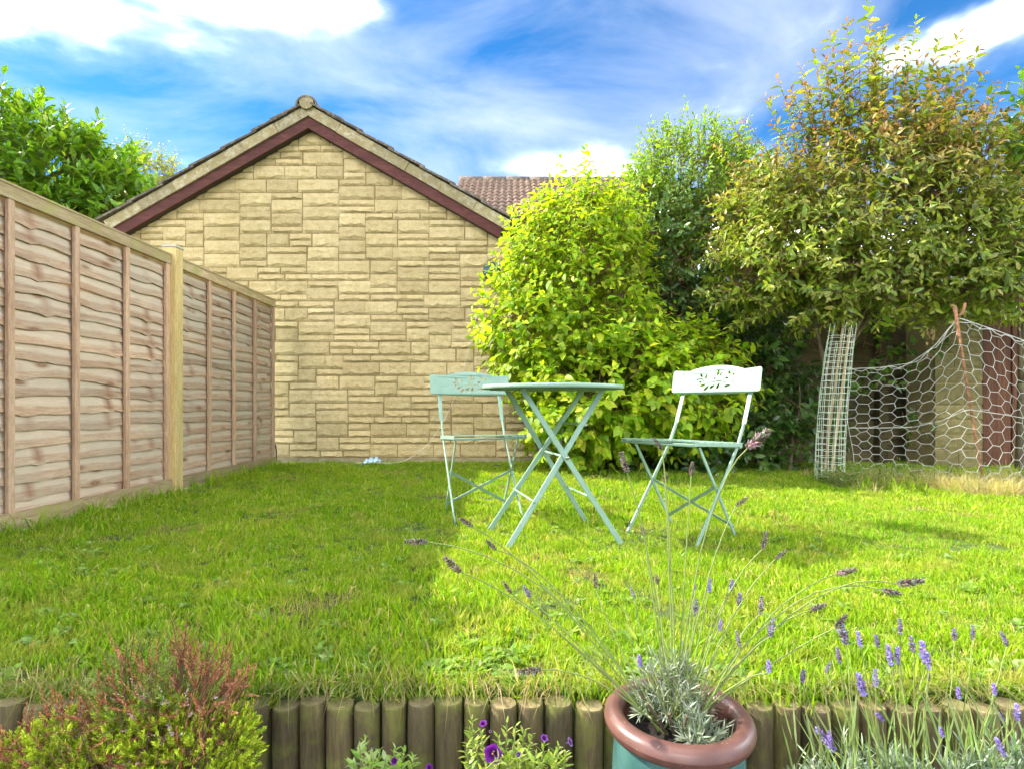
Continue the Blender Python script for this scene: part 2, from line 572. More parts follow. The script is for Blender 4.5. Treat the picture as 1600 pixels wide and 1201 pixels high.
def shoot_leaves(base, ax, L, per, size, wid, angle=60, droop=0.15, upn=0.5, opposite=False, tipshrink=0.5, jit=0.25):
    S = len(base)
    ref = np.where(np.abs(ax[:, 2:3]) < 0.9, np.array([[0, 0, 1.0]]), np.array([[1.0, 0, 0]]))
    e1 = norm(np.cross(ax, ref))
    e2 = np.cross(ax, e1)
    ph = rng.random(S) * 6.28
    out = [[], [], [], [], [], []]
    for j in range(per):
        t = (j + 0.6) / per
        if opposite:
            a = ph + (j // 2) * 1.57 + (j % 2) * math.pi
            t = (j // 2 * 2 + 1.2) / per
        else:
            a = ph + j * 2.4
        a = a + rng.normal(size=S) * 0.3
        rad = e1 * np.cos(a)[:, None] + e2 * np.sin(a)[:, None]
        an = math.radians(angle) * (1 - 0.45 * t)
        d = norm(rad * math.sin(an) + ax * math.cos(an) + np.array([0, 0, -droop]) + rng.normal(size=(S, 3)) * jit * 0.5)
        nr = ax + np.array([0, 0, upn]) + rng.normal(size=(S, 3)) * jit
        p = base + ax * (L * t)[:, None]
        sz = size * rng.uniform(0.55, 1.22, S) * (1 - tipshrink * t * t)
        out[0].append(p); out[1].append(d); out[2].append(nr); out[3].append(sz)
        out[4].append(np.full(S, t)); out[5].append(np.arange(S))
    return [np.concatenate(x) for x in out]

def pal(n, cols, probs=None, var=0.2):
    cols = np.array(cols)
    i = rng.choice(len(cols), n, p=probs)
    c = cols[i] * rng.uniform(1 - var, 1 + var, (n, 1))
    return c * rng.uniform(0.93, 1.07, (n, 3))

LEAF_UNIT = {}
def unit_leaf(wid, fold, curl, mat):
    k = (round(wid, 2), fold, curl, mat.name)
    if k not in LEAF_UNIT:
        V = leaf_verts(np.zeros((1, 3)), np.array([[1.0, 0, 0]]), np.array([[0, 0, 1.0]]), np.ones(1), np.array([wid]), fold, curl)
        me = leaves_mesh('leaf', V, np.ones((1, 3)))
        me.materials.append(mat)
        LEAF_UNIT[k] = me
    return LEAF_UNIT[k]

def foliage(parent, pos, d, nr, size, wid, colors, mat, mat_obj=None, singles=0, fold=0.25, curl=0.25, name='foliage'):
    N = len(pos)
    keep = np.ones(N, bool)
    if singles:
        dd = norm(d)
        nn = norm(nr - dd * np.sum(nr * dd, -1, keepdims=True))
        mid = pos + dd * size[:, None] * 0.5
        vx = 800 + mid[:, 0] / mid[:, 1] * FPX
        vy = HOR - (mid[:, 2] - CAM_H) / mid[:, 1] * FPX
        view = norm(mid - np.array([0, 0, CAM_H]))
        area = np.abs(np.sum(nn * view, -1)) * size ** 2 * wid / mid[:, 1] ** 2
        inside = (vx > 0) & (vx < 1600) & (vy > 0) & (vy < 1150)
        cell = (vx // 9).astype(int) * 1000 + (vy // 9).astype(int)
        order = np.argsort(mid[:, 1])
        seen, front = set(), []
        for i in order:
            if not inside[i]:
                continue
            c = cell[i]
            if c in seen:
                continue
            seen.add(c)
            front.append(i)
        front = np.array(front)
        best = front[np.argsort(-area[front])[:singles]]
        keep[best] = False
        w0 = float(np.mean(wid))
        me = unit_leaf(w0, fold, curl, mat_obj)
        pinv = None
        for i in best:
            o = bpy.data.objects.new('leaf', me)
            COL.objects.link(o)
            x = Vector(dd[i]); z = Vector(nn[i]); y = z.cross(x)
            m3 = Matrix((x, y, z)).transposed()
            o.rotation_mode = 'QUATERNION'
            o.rotation_quaternion = m3.to_quaternion()
            o.location = pos[i]
            o.scale = (float(size[i]),) * 3
            o.color = (*[float(q) for q in colors[i]], 1)
            if pinv is None:
                parent_world(o, parent)
                pinv = o.matrix_parent_inverse.copy()
            else:
                o.parent = parent
                o.matrix_parent_inverse = pinv
    V = leaf_verts(pos[keep], d[keep], nr[keep], size[keep], wid[keep], fold, curl)
    me = leaves_mesh(name, V, colors[keep])
    o = link_mesh(name, me, mat, parent)
    o['kind'] = 'stuff'
    return o

def twigs(parent, base, ax, L, r, mat, name='twigs', back=0.0):
    mb = MB()
    for i in range(len(base)):
        a = Vector(base[i] - ax[i] * back)
        b = Vector(base[i] + ax[i] * L[i])
        mb.tube([a, b], [r, r * 0.35], 3, False)
    o = mb.build(name, mat, parent)
    o['kind'] = 'stuff'
    return o

def limbs(parent, foot, tips, r0, mat, bend=0.3, name='trunk', split=0.35):
    """a short trunk with limbs running to the tips; every limb one mesh"""
    foot = Vector(foot)
    cen = sum((Vector(t) for t in tips), Vector()) / len(tips)
    fork = foot + (cen - foot) * split
    fork.x = foot.x * 0.7 + fork.x * 0.3
    fork.y = foot.y * 0.7 + fork.y * 0.3
    mb = MB()
    mb.tube(bez(foot - Vector((0, 0, 0.05)), (foot + fork) / 2 + Vector((0.03, 0.02, 0)), fork, 6), [r0 * (1 - 0.05 * i) for i in range(7)], 8)
    mb.build(name, mat, parent, True)
    for t in tips:
        t = Vector(t)
        c = (fork + t) / 2 + Vector((random.uniform(-bend, bend) * 0.5, random.uniform(-bend, bend) * 0.5, random.uniform(-0.1, 0.15)))
        mb = MB()
        mb.tube(bez(fork, c, t, 7), [r0 * 0.62 * (1 - 0.12 * i) for i in range(8)], 6)
        mb.build('limb', mat, parent, True)

# ------------------------------------------------------------------ ground and lawn
EDGE_Y = 1.207
mb = MB()
mb.add([(-300, -60, -0.235), (300, -60, -0.235), (300, 700, -0.235), (-300, 700, -0.235)], [(0, 1, 2, 3)])
o = mb.build('ground', M['ground'])
o['kind'] = 'structure'

def lawn_z(x, y):
    return 0.010 * math.sin(1.7 * x + 0.6) * math.cos(1.3 * y) + 0.006 * math.sin(4.1 * x + 2.2 * y)
def lawn_z_np(x, y):
    return 0.010 * np.sin(1.7 * x + 0.6) * np.cos(1.3 * y) + 0.006 * np.sin(4.1 * x + 2.2 * y)
mb = MB()
xs = [-40, -20, -8] + [-5 + 0.1 * i for i in range(121)] + [9, 20, 40]
ys = [EDGE_Y + 0.1 * i for i in range(62)] + [8, 12, 30, 80]
idx = {}
for j, y in enumerate(ys):
    for i, x in enumerate(xs):
        idx[i, j] = len(mb.v)
        mb.v.append((x, y, lawn_z(x, y) if abs(x) < 8 and y < 8 else 0.0))
for j in range(len(ys) - 1):
    for i in range(len(xs) - 1):
        mb.f.append((idx[i, j], idx[i + 1, j], idx[i + 1, j + 1], idx[i, j + 1]))
b0 = len(mb.v)
for x in xs:
    mb.v.append((x, EDGE_Y, -0.3))
for i in range(len(xs) - 1):
    mb.f.append((b0 + i, b0 + i + 1, idx[i + 1, 0], idx[i, 0]))
o = mb.build('lawn', M['lawn'])
o['kind'] = 'structure'

# ------------------------------------------------------------------ grass (instanced tufts)
def tuft_mesh(k, nb, h, spread, cols, probs, wide=0.0022, lean=0.5, wsc=1.0):
    base = np.zeros((nb, 3))
    rr = spread * np.sqrt(rng.random(nb))
    aa = rng.random(nb) * 6.283
    base[:, 0] = rr * np.cos(aa)
    base[:, 1] = rr * np.sin(aa)
    hh = h * rng.uniform(0.45, 1.15, nb)
    la = rng.random(nb) * 6.283
    ll = np.abs(rng.normal(0, lean, nb))
    lean_v = np.stack([np.cos(la), np.sin(la), np.zeros(nb)], -1)
    w = wide * rng.uniform(0.7, 1.3, nb) * wsc
    sa = rng.random(nb) * 6.283
    sv = np.stack([np.cos(sa), np.sin(sa), np.zeros(nb)], -1)
    V = np.zeros((nb, 5, 3))
    m = base + (lean_v * (ll * 0.35)[:, None] + np.array([0, 0, 0.6])) * hh[:, None]
    t = base + (lean_v * (ll * 1.0)[:, None] + np.array([0, 0, 1.0])) * hh[:, None] / np.sqrt(1 + ll ** 2)[:, None] * 1.05
    V[:, 0] = base - sv * w[:, None]; V[:, 1] = base + sv * w[:, None]
    V[:, 2] = m + sv * w[:, None] * 0.8; V[:, 3] = m - sv * w[:, None] * 0.8
    V[:, 4] = t
    V[:, :2, 2] -= 0.006
    me = bpy.data.meshes.new('grass_tuft')
    faces = []
    for i in range(nb):
        b = i * 5
        faces += [(b, b + 1, b + 2, b + 3), (b + 3, b + 2, b + 4)]
    me.from_pydata(V.reshape(-1, 3).tolist(), [], faces)
    c = pal(nb, cols, probs, 0.22)
    ca = me.color_attributes.new('Col', 'FLOAT_COLOR', 'POINT')
    c4 = np.ones((nb, 5, 4), np.float32)
    c4[:, :, :3] = c[:, None, :]
    ca.data.foreach_set('color', c4.reshape(-1))
    me.materials.append(M['grass'])
    return me

def scatter(name, meshes, pts, rot, scl, which, label=None):
    src = bpy.data.collections.new(name + '_source')
    for i, me in enumerate(meshes):
        so = bpy.data.objects.new('source_%02d' % i, me)
        src.objects.link(so)
    n = len(pts)
    me = bpy.data.meshes.new(name)
    me.vertices.add(n)
    me.vertices.foreach_set('co', pts.astype(np.float32).reshape(-1))
    for an, ty, dat in (('rot', 'FLOAT_VECTOR', rot), ('scl', 'FLOAT', scl), ('idx', 'INT', which)):
        at = me.attributes.new(an, ty, 'POINT')
        at.data.foreach_set('vector' if ty == 'FLOAT_VECTOR' else 'value', dat.reshape(-1).astype(np.int32 if ty == 'INT' else np.float32))
    me.update()
    o = bpy.data.objects.new(name, me)
    COL.objects.link(o)
    o['kind'] = 'stuff'
    ng = bpy.data.node_groups.new(name, 'GeometryNodeTree')
    ng.interface.new_socket('Geometry', in_out='INPUT', socket_type='NodeSocketGeometry')
    ng.interface.new_socket('Geometry', in_out='OUTPUT', socket_type='NodeSocketGeometry')
    N, L = ng.nodes, ng.links
    gi, go = N.new('NodeGroupInput'), N.new('NodeGroupOutput')
    ci = N.new('GeometryNodeCollectionInfo')
    ci.inputs['Collection'].default_value = src
    ci.inputs['Separate Children'].default_value = True
    ci.inputs['Reset Children'].default_value = True
    m2p = N.new('GeometryNodeMeshToPoints')
    iop = N.new('GeometryNodeInstanceOnPoints')
    def attr(an, ty):
        a = N.new('GeometryNodeInputNamedAttribute')
        a.data_type = ty
        a.inputs['Name'].default_value = an
        return a.outputs['Attribute']
    L.new(gi.outputs[0], m2p.inputs['Mesh'])
    L.new(m2p.outputs[0], iop.inputs['Points'])
    L.new(ci.outputs[0], iop.inputs['Instance'])
    iop.inputs['Pick Instance'].default_value = True
    L.new(attr('idx', 'INT'), iop.inputs['Instance Index'])
    L.new(attr('rot', 'FLOAT_VECTOR'), iop.inputs['Rotation'])
    L.new(attr('scl', 'FLOAT'), iop.inputs['Scale'])
    L.new(iop.outputs[0], go.inputs[0])
    md = o.modifiers.new('scatter', 'NODES')
    md.node_group = ng
    return o

GREENS = [(0.21, 0.38, 0.008), (0.29, 0.44, 0.010), (0.15, 0.30, 0.008), (0.37, 0.46, 0.025), (0.50, 0.45, 0.16)]
PR = [0.34, 0.30, 0.18, 0.13, 0.05]
tm = [tuft_mesh(i, 40, 0.026, 0.045, GREENS, PR, 0.0016, 0.9) for i in range(4)]
tm += [tuft_mesh(i, 32, 0.025, 0.045, GREENS, [0.22, 0.28, 0.10, 0.20, 0.20], 0.0019, 1.0) for i in range(2)]
tm += [tuft_mesh(i, 9, 0.075, 0.02, GREENS, [0.5, 0.2, 0.2, 0.08, 0.02], 0.0019, 0.45) for i in range(2)]      # longer wisps
tm += [tuft_mesh(i, 40, 0.026, 0.05, GREENS, PR, 0.0034, 0.6) for i in range(2)]                                # far
def lawn_points(dens, x0, x1, y0, y1):
    n = int(dens * (x1 - x0) * (y1 - y0))
    x = rng.uniform(x0, x1, n); y = rng.uniform(y0, y1, n)
    return np.stack([x, y, lawn_z_np(x, y)], -1)
pts = np.concatenate([
    lawn_points(1500, -2.36, 2.6, EDGE_Y, 2.3),
    lawn_points(900, -2.36, 4.2, 2.3, 3.6),
    lawn_points(560, -2.36, 5.0, 3.6, 6.0)])
n = len(pts)
rot = np.stack([rng.normal(0, 0.22, n), rng.normal(0, 0.22, n), rng.random(n) * 6.283], -1)
scl = rng.uniform(0.7, 1.2, n)
near = pts[:, 1] < 3.0
which = np.where(near, rng.choice([0, 1, 2, 3, 4, 5, 6, 7], n, p=[0.17, 0.17, 0.17, 0.17, 0.13, 0.13, 0.03, 0.03]),
                 rng.choice([0, 1, 4, 6, 8, 9], n, p=[0.16, 0.16, 0.1, 0.02, 0.28, 0.28]))
X_, Y_ = pts[:, 0], pts[:, 1]
fld = np.sin(5.1 * X_ + 1.3) * np.sin(6.3 * Y_ + 0.4) + 0.7 * np.sin(11.7 * X_ - 4.0 * Y_) * np.sin(9.1 * Y_ + 2.0) + 0.5 * np.sin(2.3 * X_ - 3.1 * Y_ + 1.0)
scl *= np.clip(0.95 + 0.28 * np.sin(3.3 * X_ + 2.1 * Y_) * np.sin(4.7 * Y_ - 1.9 * X_) + 0.18 * np.sin(17 * X_ + 9 * Y_), 0.55, 1.4)
tm += [tuft_mesh(i, 26, 0.020, 0.05, [(0.46, 0.40, 0.15), (0.36, 0.28, 0.11), (0.30, 0.36, 0.04), (0.24, 0.17, 0.07)], [0.35, 0.2, 0.3, 0.15], 0.0015, 1.4) for i in range(2)]
patch = (fld + rng.normal(0, 0.25, n)) > 1.05
which = np.where(patch & (rng.random(n) < 0.75), rng.integers(10, 12, n), which)
keep_ = ~(patch & (rng.random(n) < 0.25))
scatter('lawn_grass', tm, pts[keep_], rot[keep_], scl[keep_], which[keep_])

# taller grass along the fence foot and in the corner on the right, dry grass by the netting
n1, n2, n3 = 110, 700, 620
lx = np.concatenate([rng.normal(-2.30, 0.05, n1), rng.uniform(2.5, 4.6, n2), rng.uniform(3.0, 4.6, n3)])
ly = np.concatenate([rng.uniform(1.3, 5.7, n1), rng.normal(4.35, 0.22, n2), rng.normal(3.92, 0.13, n3)])
lw = np.concatenate([rng.choice([0, 1], n1), rng.choice([0, 1, 2], n2, p=[0.4, 0.35, 0.25]), np.full(n3, 2)])
STRAW = [(0.50, 0.42, 0.20), (0.42, 0.36, 0.15), (0.30, 0.33, 0.08)]
tl = [tuft_mesh(0, 14, 0.085, 0.03, GREENS, PR, 0.0026, 0.6), tuft_mesh(1, 14, 0.11, 0.03, GREENS, PR, 0.0026, 0.8),
      tuft_mesh(2, 22, 0.12, 0.05, STRAW, [0.5, 0.3, 0.2], 0.0022, 1.3)]
lp = np.stack([lx, ly, lawn_z_np(lx, ly)], -1)
nn_ = len(lp)
scatter('long_grass', tl, lp, np.stack([rng.normal(0, 0.2, nn_), rng.normal(0, 0.2, nn_), rng.random(nn_) * 6.283], -1), rng.uniform(0.6, 1.25, nn_), lw)

ne = 480
ex_ = rng.uniform(-1.5, 1.5, ne)
ep = np.stack([ex_, EDGE_Y + rng.normal(0.012, 0.012, ne), lawn_z_np(ex_, np.full(ne, EDGE_Y)) - 0.004], -1)
te = [tuft_mesh(0, 12, 0.045, 0.02, GREENS, PR, 0.0016, 0.9), tuft_mesh(1, 14, 0.055, 0.03, STRAW, [0.4, 0.3, 0.3], 0.0011, 1.3), tuft_mesh(2, 10, 0.06, 0.02, GREENS, [0.3, 0.2, 0.1, 0.2, 0.2], 0.0014, 1.2)]
scatter('edge_grass', te, ep, np.stack([rng.normal(0.45, 0.4, ne), rng.normal(0, 0.3, ne), rng.normal(0, 0.5, ne)], -1), rng.uniform(0.5, 1.1, ne), rng.choice([0, 1, 2], ne, p=[0.4, 0.35, 0.25]))

# broad-leaved lawn weeds and clover
def weed_mesh(nl, size, wid, el, cols):
    a = np.arange(nl) * 2.4 + rng.random() * 6
    e = np.radians(rng.uniform(el[0], el[1], nl))
    d = np.stack([np.cos(a) * np.cos(e), np.sin(a) * np.cos(e), np.sin(e)], -1)
    V = leaf_verts(rng.normal(0, size * 0.3, (nl, 3)) * np.array([1, 1, 0]) + np.array([0, 0, size * 0.45]), d, np.tile(np.array([[0, 0, 1.0]]), (nl, 1)) + rng.normal(0, 0.2, (nl, 3)),
                   size * rng.uniform(0.6, 1.1, nl), np.full(nl, wid), 0.2, 0.3)
    me = leaves_mesh('weed', V, pal(nl, cols))
    me.materials.append(M['leaf'])
    return me
WG = [(0.20, 0.34, 0.03), (0.26, 0.40, 0.06), (0.32, 0.44, 0.14)]
wm = [weed_mesh(16, 0.017, 0.62, (10, 55), WG), weed_mesh(12, 0.024, 0.45, (15, 60), WG), weed_mesh(18, 0.013, 0.85, (0, 40), WG)]
wx = np.concatenate([rng.uniform(-2.2, 1.8, 900), rng.normal(-0.05, 0.25, 110), rng.normal(-0.5, 0.3, 40)])
wy = np.concatenate([1.24 + 3.2 * rng.random(900) ** 1.6, 1.235 + np.abs(rng.normal(0, 0.10, 110)), 1.24 + np.abs(rng.normal(0, 0.04, 40))])
wpt = np.stack([wx, wy, lawn_z_np(wx, wy)], -1)
nw = len(wpt)
scatter('lawn_weeds', wm, wpt, np.stack([rng.normal(0, 0.2, nw), rng.normal(0, 0.2, nw), rng.random(nw) * 6.28], -1), rng.uniform(0.6, 1.45, nw), rng.integers(0, 3, nw))

# ragged grass and roots hanging over the log edging
mb = MB()
hang_col = []
for i in range(900):
    x = random.uniform(-1.25, 1.25)
    y0 = EDGE_Y + random.uniform(-0.01, 0.03)
    a = Vector((x, y0, 0.012 + random.random() * 0.012))
    dx = random.gauss(0, 0.03)
    out = random.uniform(0.025, 0.095)
    drop = random.uniform(-0.01, 0.07) * (1.0 if random.random() < 0.35 else 0.25)
    mid = a + Vector((dx * 0.5, -out * 0.6, random.uniform(0.0, 0.018)))
    end = a + Vector((dx, -out, -drop))
    w = random.uniform(0.0006, 0.0014)
    s = Vector((1, 0.3 * random.gauss(0, 1), 0)).normalized() * w
    b = len(mb.v)
    mb.v += [tuple(a - s), tuple(a + s), tuple(mid + s), tuple(mid - s), tuple(end)]
    mb.f += [(b, b + 1, b + 2, b + 3), (b + 3, b + 2, b + 4)]
    c = random.choice([(0.14, 0.26, 0.02), (0.20, 0.30, 0.03), (0.45, 0.40, 0.20), (0.36, 0.30, 0.14), (0.25, 0.19, 0.08)])
    hang_col += [c] * 5
me = mb.mesh('overhang')
ca = me.color_attributes.new('Col', 'FLOAT_COLOR', 'POINT')
ca.data.foreach_set('color', np.array([(*c, 1) for c in hang_col], np.float32).reshape(-1))
o = link_mesh('overhanging_grass', me, M['grass'])
o['kind'] = 'stuff'

# ------------------------------------------------------------------ log edging
edging = thing('log_edging', 'row of upright round wooden logs edging the raised lawn', 'lawn edging', (0, 1.18, -0.235))
x = -1.36
li = 0
while x < 1.38:
    r = random.uniform(0.0262, 0.0300)
    top = random.uniform(-0.016, -0.004)
    cy = 1.183 + random.uniform(-0.004, 0.004) - 0.010 * max(0, x)
    seg = 14
    tilt = (random.gauss(0, 0.006), random.gauss(0, 0.008))
    mb = MB()
    rings = [(r * 0.99, -0.26), (r, -0.10), (r, top - 0.004), (r * 0.93, top)]
    ph = random.random() * 6
    for rr, z in rings:
        for k in range(seg):
            a = 2 * math.pi * k / seg
            q = rr * (1 + 0.025 * math.sin(2 * a + ph) + 0.012 * math.sin(5 * a))
            mb.v.append((x + r + q * math.cos(a) + tilt[0] * (z + 0.2), cy + q * math.sin(a) + tilt[1] * (z + 0.2), z))
    for i in range(3):
        for k in range(seg):
            k2 = (k + 1) % seg
            mb.f.append((i * seg + k, i * seg + k2, (i + 1) * seg + k2, (i + 1) * seg + k))
    mb.f.append(tuple(3 * seg + k for k in range(seg)))
    me = mb.mesh('log')
    me.materials.append(M['log'])
    me.materials.append(M['log_top'])
    me.polygons[len(me.polygons) - 1].material_index = 1
    for p in me.polygons:
        p.use_smooth = p.material_index == 0
    link_mesh('log', me, None, edging)
    x += 2 * r + random.uniform(0.0005, 0.003)

# ------------------------------------------------------------------ fence (left)
FX = -2.425
def wob(n, k=4, amp=1.0):
    t = np.linspace(0, 1, n)
    s = np.zeros(n)
    for j in range(1, k + 1):
        s += rng.normal() / j * np.sin(2 * math.pi * (t * j * 1.4 + rng.random()))
    return s * amp

FENCE = thing('timber_fence', 'brown waney-lap timber fence running along the lawn to the stone garage', 'fence', (FX, 3.98, 0))
def make_panel(y0, y1, z0, z1, label, nb=18):
    e = bpy.data.objects.new('panel', None)
    COL.objects.link(e)
    e.location = (FX, (y0 + y1) / 2, 0.0)
    e['label'] = label
    parent_world(e, FENCE)
    zb, zt = z0 + 0.075, z1 - 0.05
    pitch = (zt - zb) / nb
    ns = 34
    ys_ = np.linspace(y0 + 0.01, y1 - 0.01, ns)
    # knots line up from board to board (neighbouring cuts of one tree)
    kys = [rng.uniform(y0, y1) for _ in range(5)]
    for j in range(nb):
        lo = zb + j * pitch - 0.012
        hi = zb + (j + 1) * pitch + 0.018
        wave = wob(ns, 6, 0.0062)
        knot = np.zeros(ns)
        for q, ky in enumerate(kys):
            if rng.random() < 0.62:
                kk = ky + rng.normal(0, 0.025)
                g = np.exp(-((ys_ - kk) / 0.032) ** 2)
                wave += -0.012 * g * rng.uniform(0.3, 1.2) + 0.008 * np.exp(-((ys_ - kk - 0.06) / 0.03) ** 2) * rng.uniform(0, 1)
                knot = np.maximum(knot, np.exp(-((ys_ - kk) / 0.014) ** 2) * rng.uniform(0.4, 1))
        wave = np.clip(wave, -0.022, 0.018)
        bow = wob(ns, 3, 0.0016)
        xt, xb = FX - 0.002, FX + 0.0185
        rows = [(hi + 0 * wave, xt + bow, 1.0), (lo + 0.55 * (hi - lo) + 0.3 * wave, xt + 0.5 * (xb - xt) + bow + knot * 0.003, 0.62),
                (lo + 0.25 * (hi - lo) + 0.7 * wave, xt + 0.8 * (xb - xt) + bow + knot * 0.004, 0.25), (lo + wave, xb + bow, 0.0), (lo + wave, xb + bow - 0.010, 0.0), (hi + 0 * wave, xt + bow - 0.008, 1.0)]
        mb = MB()
        bands, knots = [], []
        for zz, xx, bd in rows:
            for i in range(ns):
                mb.v.append((float(xx[i]), float(ys_[i]), float(zz[i])))
                bands.append(bd)
                knots.append(float(knot[i]) * (1.0 if 0.2 < bd < 0.7 else 0.0))
        for r_ in range(len(rows) - 1):
            for i in range(ns - 1):
                a = r_ * ns + i
                mb.f.append((a, a + ns, a + ns + 1, a + 1))
        for end in (0, ns - 1):
            mb.f.append(tuple(r_ * ns + end for r_ in range(len(rows))))
        me = mb.mesh('board')
        at = me.attributes.new('Band', 'FLOAT', 'POINT')
        at.data.foreach_set('value', bands)
        at = me.attributes.new('Knot', 'FLOAT', 'POINT')
        at.data.foreach_set('value', knots)
        link_mesh('board', me, M['board'], e)
    w = y1 - y0
    for k in range(5):
        yc = y0 + 0.022 + (w - 0.044) * k / 4
        mb = MB()
        mb.box((FX + 0.033, yc, (z0 + z1) / 2 + 0.012), (0.022, 0.036, z1 - z0 - 0.12))
        bo = mb.build('batten', M['batten'], e)
        bv = bo.modifiers.new('bevel', 'BEVEL'); bv.width = 0.003; bv.segments = 1
    mb = MB()
    mb.box((FX + 0.036, (y0 + y1) / 2, z1 - 0.033), (0.026, w, 0.062))
    mb.build('top_rail', M['rail'], e)
    mb = MB()
    mb.box((FX + 0.022, (y0 + y1) / 2, z1 + 0.004), (0.062, w, 0.011))
    mb.build('capping', M['rail'], e)
    mb = MB()
    mb.box((FX + 0.039, (y0 + y1) / 2, z0 + 0.056), (0.032, w, 0.086))
    mb.build('bottom_rail', M['rail'], e)
    return e

make_panel(2.255, 3.925, 0.0, 1.655, 'waney-lap timber fence panel between the yellow post and the near lawn edge')
make_panel(4.035, 5.66, 0.0, 1.655, 'waney-lap timber fence panel between the yellow post and the stone garage')
make_panel(0.50, 2.135, -0.20, 1.74, 'unseen timber fence panel beside the sunken bed, made taller to widen the shade on the near lawn', 20)  # out of view; extra height added to push the shade edge across the lawn

def make_post(y, h, label, z0=-0.1):
    mb = MB()
    mb.box((FX + 0.03, y, (h + z0) / 2), (0.092, 0.092, h - z0))
    bo = mb.build('post', M['post'], FENCE)
    bo['label'] = label
    bv = bo.modifiers.new('bevel', 'BEVEL'); bv.width = 0.006; bv.segments = 2
    mb = MB()
    mb.box((FX + 0.03, y, h + 0.008), (0.100, 0.100, 0.014))
    mb.add([(FX + 0.03 + sx * 0.05, y + sy * 0.05, h + 0.016) for sx, sy in ((-1, -1), (1, -1), (1, 1), (-1, 1))] + [(FX + 0.03, y, h + 0.03)], [(0, 1, 4), (1, 2, 4), (2, 3, 4), (3, 0, 4)])
    mb.build('post_cap', M['cap'], bo)
make_post(3.980, 1.715, 'pale yellow square timber post with white cap between two fence panels')
make_post(2.195, 1.78, 'square timber post at the end of the unseen taller fence panel', -0.25)

# ------------------------------------------------------------------ garage
WY = 6.01
VY = 5.885                      # front of the roof verge
sc = FPX / VY
RX = (480 - 800) / sc           # ridge
EX0, EX1 = (163 - 800) / sc, (802 - 800) / sc
ZR = CAM_H + (HOR - 162) / sc   # top of the verge strip at ridge
HALF = (EX1 - EX0) / 2
ZE = CAM_H + (HOR - 345) / sc
SL = (ZR - ZE) / HALF
ang = math.atan(SL)
GB = 7.70                       # back of the garage

garage = thing('stone_garage', 'cream stone garage with low gable and maroon barge boards', 'building', (RX, WY, 0))

def rake(X):                     # underside of barge = where the stone stops
    return ZR - abs(X - RX) * SL - 0.20
WX0, WX1 = EX0 + 0.06, 0.46
mb = MB()
top_r = rake(EX1 - 0.05)
poly = [(WX0, -0.1), (WX1, -0.1), (WX1, top_r), (EX1 - 0.05, top_r), (RX, rake(RX) + 0.1), (WX0, rake(WX0))]
nP = len(poly)
mb.add([(x_, WY, z_) for x_, z_ in poly] + [(x_, GB, z_) for x_, z_ in poly], [tuple(range(nP)), tuple(range(nP, 2 * nP))[::-1]] + [(i, i + nP, (i + 1) % nP + nP, (i + 1) % nP) for i in range(nP)])
wall = mb.build('wall', M['mortar'], garage)

